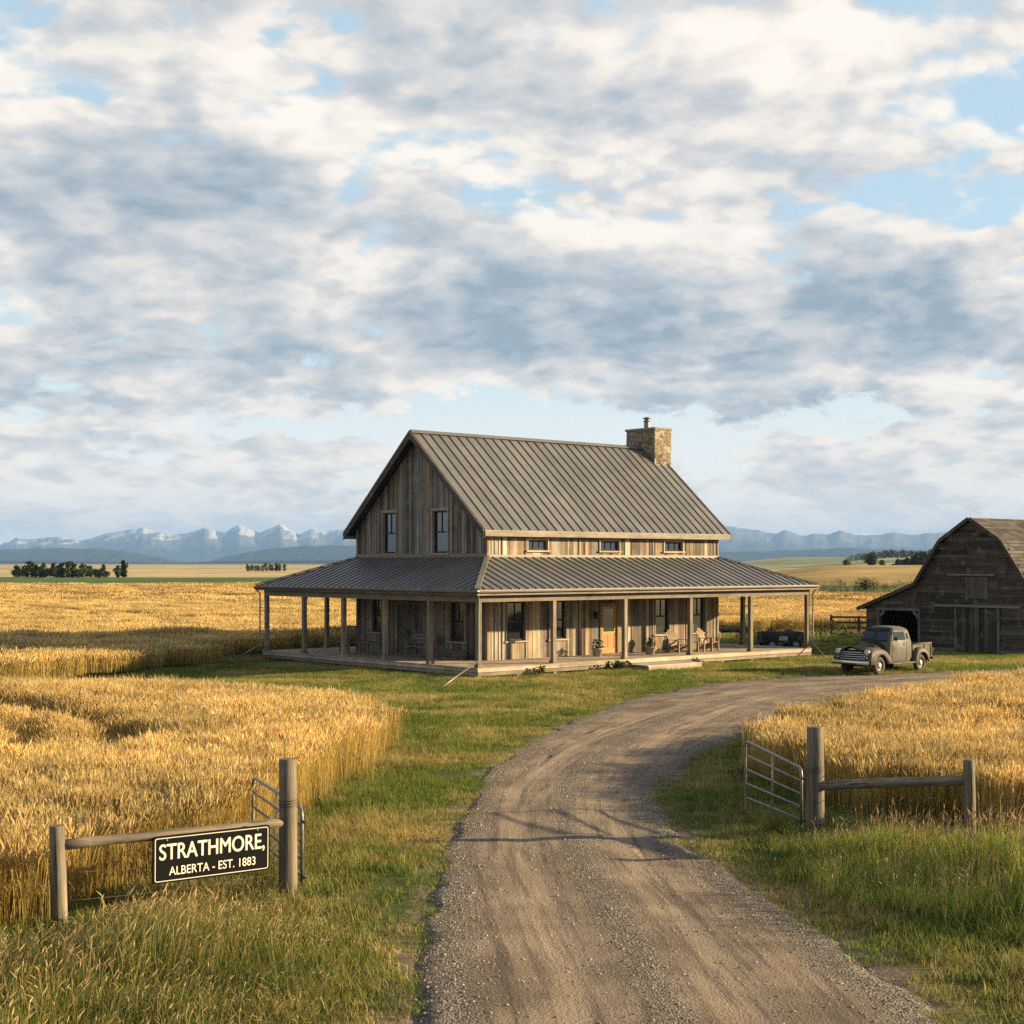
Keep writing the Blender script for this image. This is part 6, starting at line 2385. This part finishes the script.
for i in range(24):
    px = 15 + i * 4.0 + random.uniform(-1.2, 1.2)
    d_ = 462 + random.uniform(-12, 16)
    tree('poplar_tree', 'dark tree in the long grove beyond the green strip left of the house', at_px(px, d_), random.choice([2.6, 3.4, 3.9, 4.5, 5.0]) * random.uniform(.92, 1.08) * (.75 if i > 20 else 1), random.uniform(2.2, 3.2), random.choice(['poplar', 'round']), 'trees of the long left grove', 460)
tree('spruce_tree', 'tall dark tree standing alone at the right end of the long grove', at_px(124, 455), 5.3, 2.6, 'poplar', None, 500)
tree('poplar_tree', 'low dark tree leaning against the tall tree at the end of the long grove', at_px(117.5, 452), 3.6, 2.2, 'round', None, 400)
for i in range(11):
    tree('poplar_tree', 'small dark tree in the short far clump just left of the house', at_px(247 + i * 3.7 + random.uniform(-1, 1), 800 + random.uniform(-15, 15)), random.uniform(2.8, 4.4), random.uniform(2.2, 3.4), 'round', 'trees of the short left clump', 320)
for px in (336, 342):
    tree('poplar_tree', 'tiny dark tree beside the short far clump above the porch roof', at_px(px, 850), 2.6, 3, 'round', 'pair of tiny far trees', 200)
for i in range(20):
    px = 893 + i * 3.0 + random.uniform(-1, 1)
    d_ = 640 + random.uniform(-14, 14)
    tree('spruce_tree', 'dark tree in the grove on the rise left of the barn roof', at_px(px, d_), 3.2 + 3.6 * min(1, i / 8) + random.uniform(-.5, .8), random.uniform(2.8, 4), random.choice(['spruce', 'poplar', 'round']), 'trees of the grove by the barn', 420)
for i in range(30):
    px = 850 + i * 3.2 + random.uniform(-1, 1)
    d_ = 1480 + random.uniform(-40, 40)
    tree('spruce_tree', 'far hazy tree in the wooded band on the ridge left of the barn', at_px(px, d_), 4 + 3 * min(1, i / 10) + random.uniform(-1, 1.5), random.uniform(7, 10), 'round', 'trees of the far ridge', 260)
for (px, d_, h_, w_, lb) in ((846, 560, 2.2, 3.4, 'small round bush alone on the golden slope'), (872, 545, 4.2, 4.8, 'pale round tree alone on the golden slope'), (882, 550, 1.8, 3.2, 'low bush between the pale tree and the grove'),
                             (866, 236, 1.5, 4.2, 'round green bush at the foot of the golden slope'),
                             (1009, 72.5, 1.0, 1.5, 'pale leafy shrub at the foot of the barn wall')):
    tree('bush', lb, at_px(px, d_), h_, w_, 'round', None, 1100, 'bush')
for i, (px, d_) in enumerate(((742, 81), (752, 79), (758, 83), (771, 80), (820, 80), (838, 84), (846, 82))):
    tree('weed_clump', 'rough green weed clump along the edge of the back field right of the porch', at_px(px, d_), random.uniform(.6, 1.1), random.uniform(1.2, 2.2), 'round', 'weeds along the back field', 260, 'weeds')
# foundation planting under the porch edge
c_plt = [(6.6, -.35), (6.95, -.5), (7.3, -.4), (7.62, -.3), (11.75, -.35), (3.0, -.3)]
for (a_, b_) in c_plt:
    q_ = hw(a_, b_)
    tree('low_plant', 'low leafy plant growing against the porch skirt beside the entry step', (q_.x, q_.y, 0), random.uniform(.25, .42), random.uniform(.4, .6), 'round', 'plants along the porch edge', 150, 'plant')

# scrub along the foot of the golden slope
for i in range(16):
    px = 816 + i * 6.4 + random.uniform(-2, 2)
    if 858 < px < 874: continue
    tree('bush', 'low green scrub bush in the rough strip at the foot of the golden slope', at_px(px, random.uniform(205, 262)), random.uniform(.5, 1.1), random.uniform(2, 4.5), 'round', 'scrub along the golden slope', 300, 'bush')
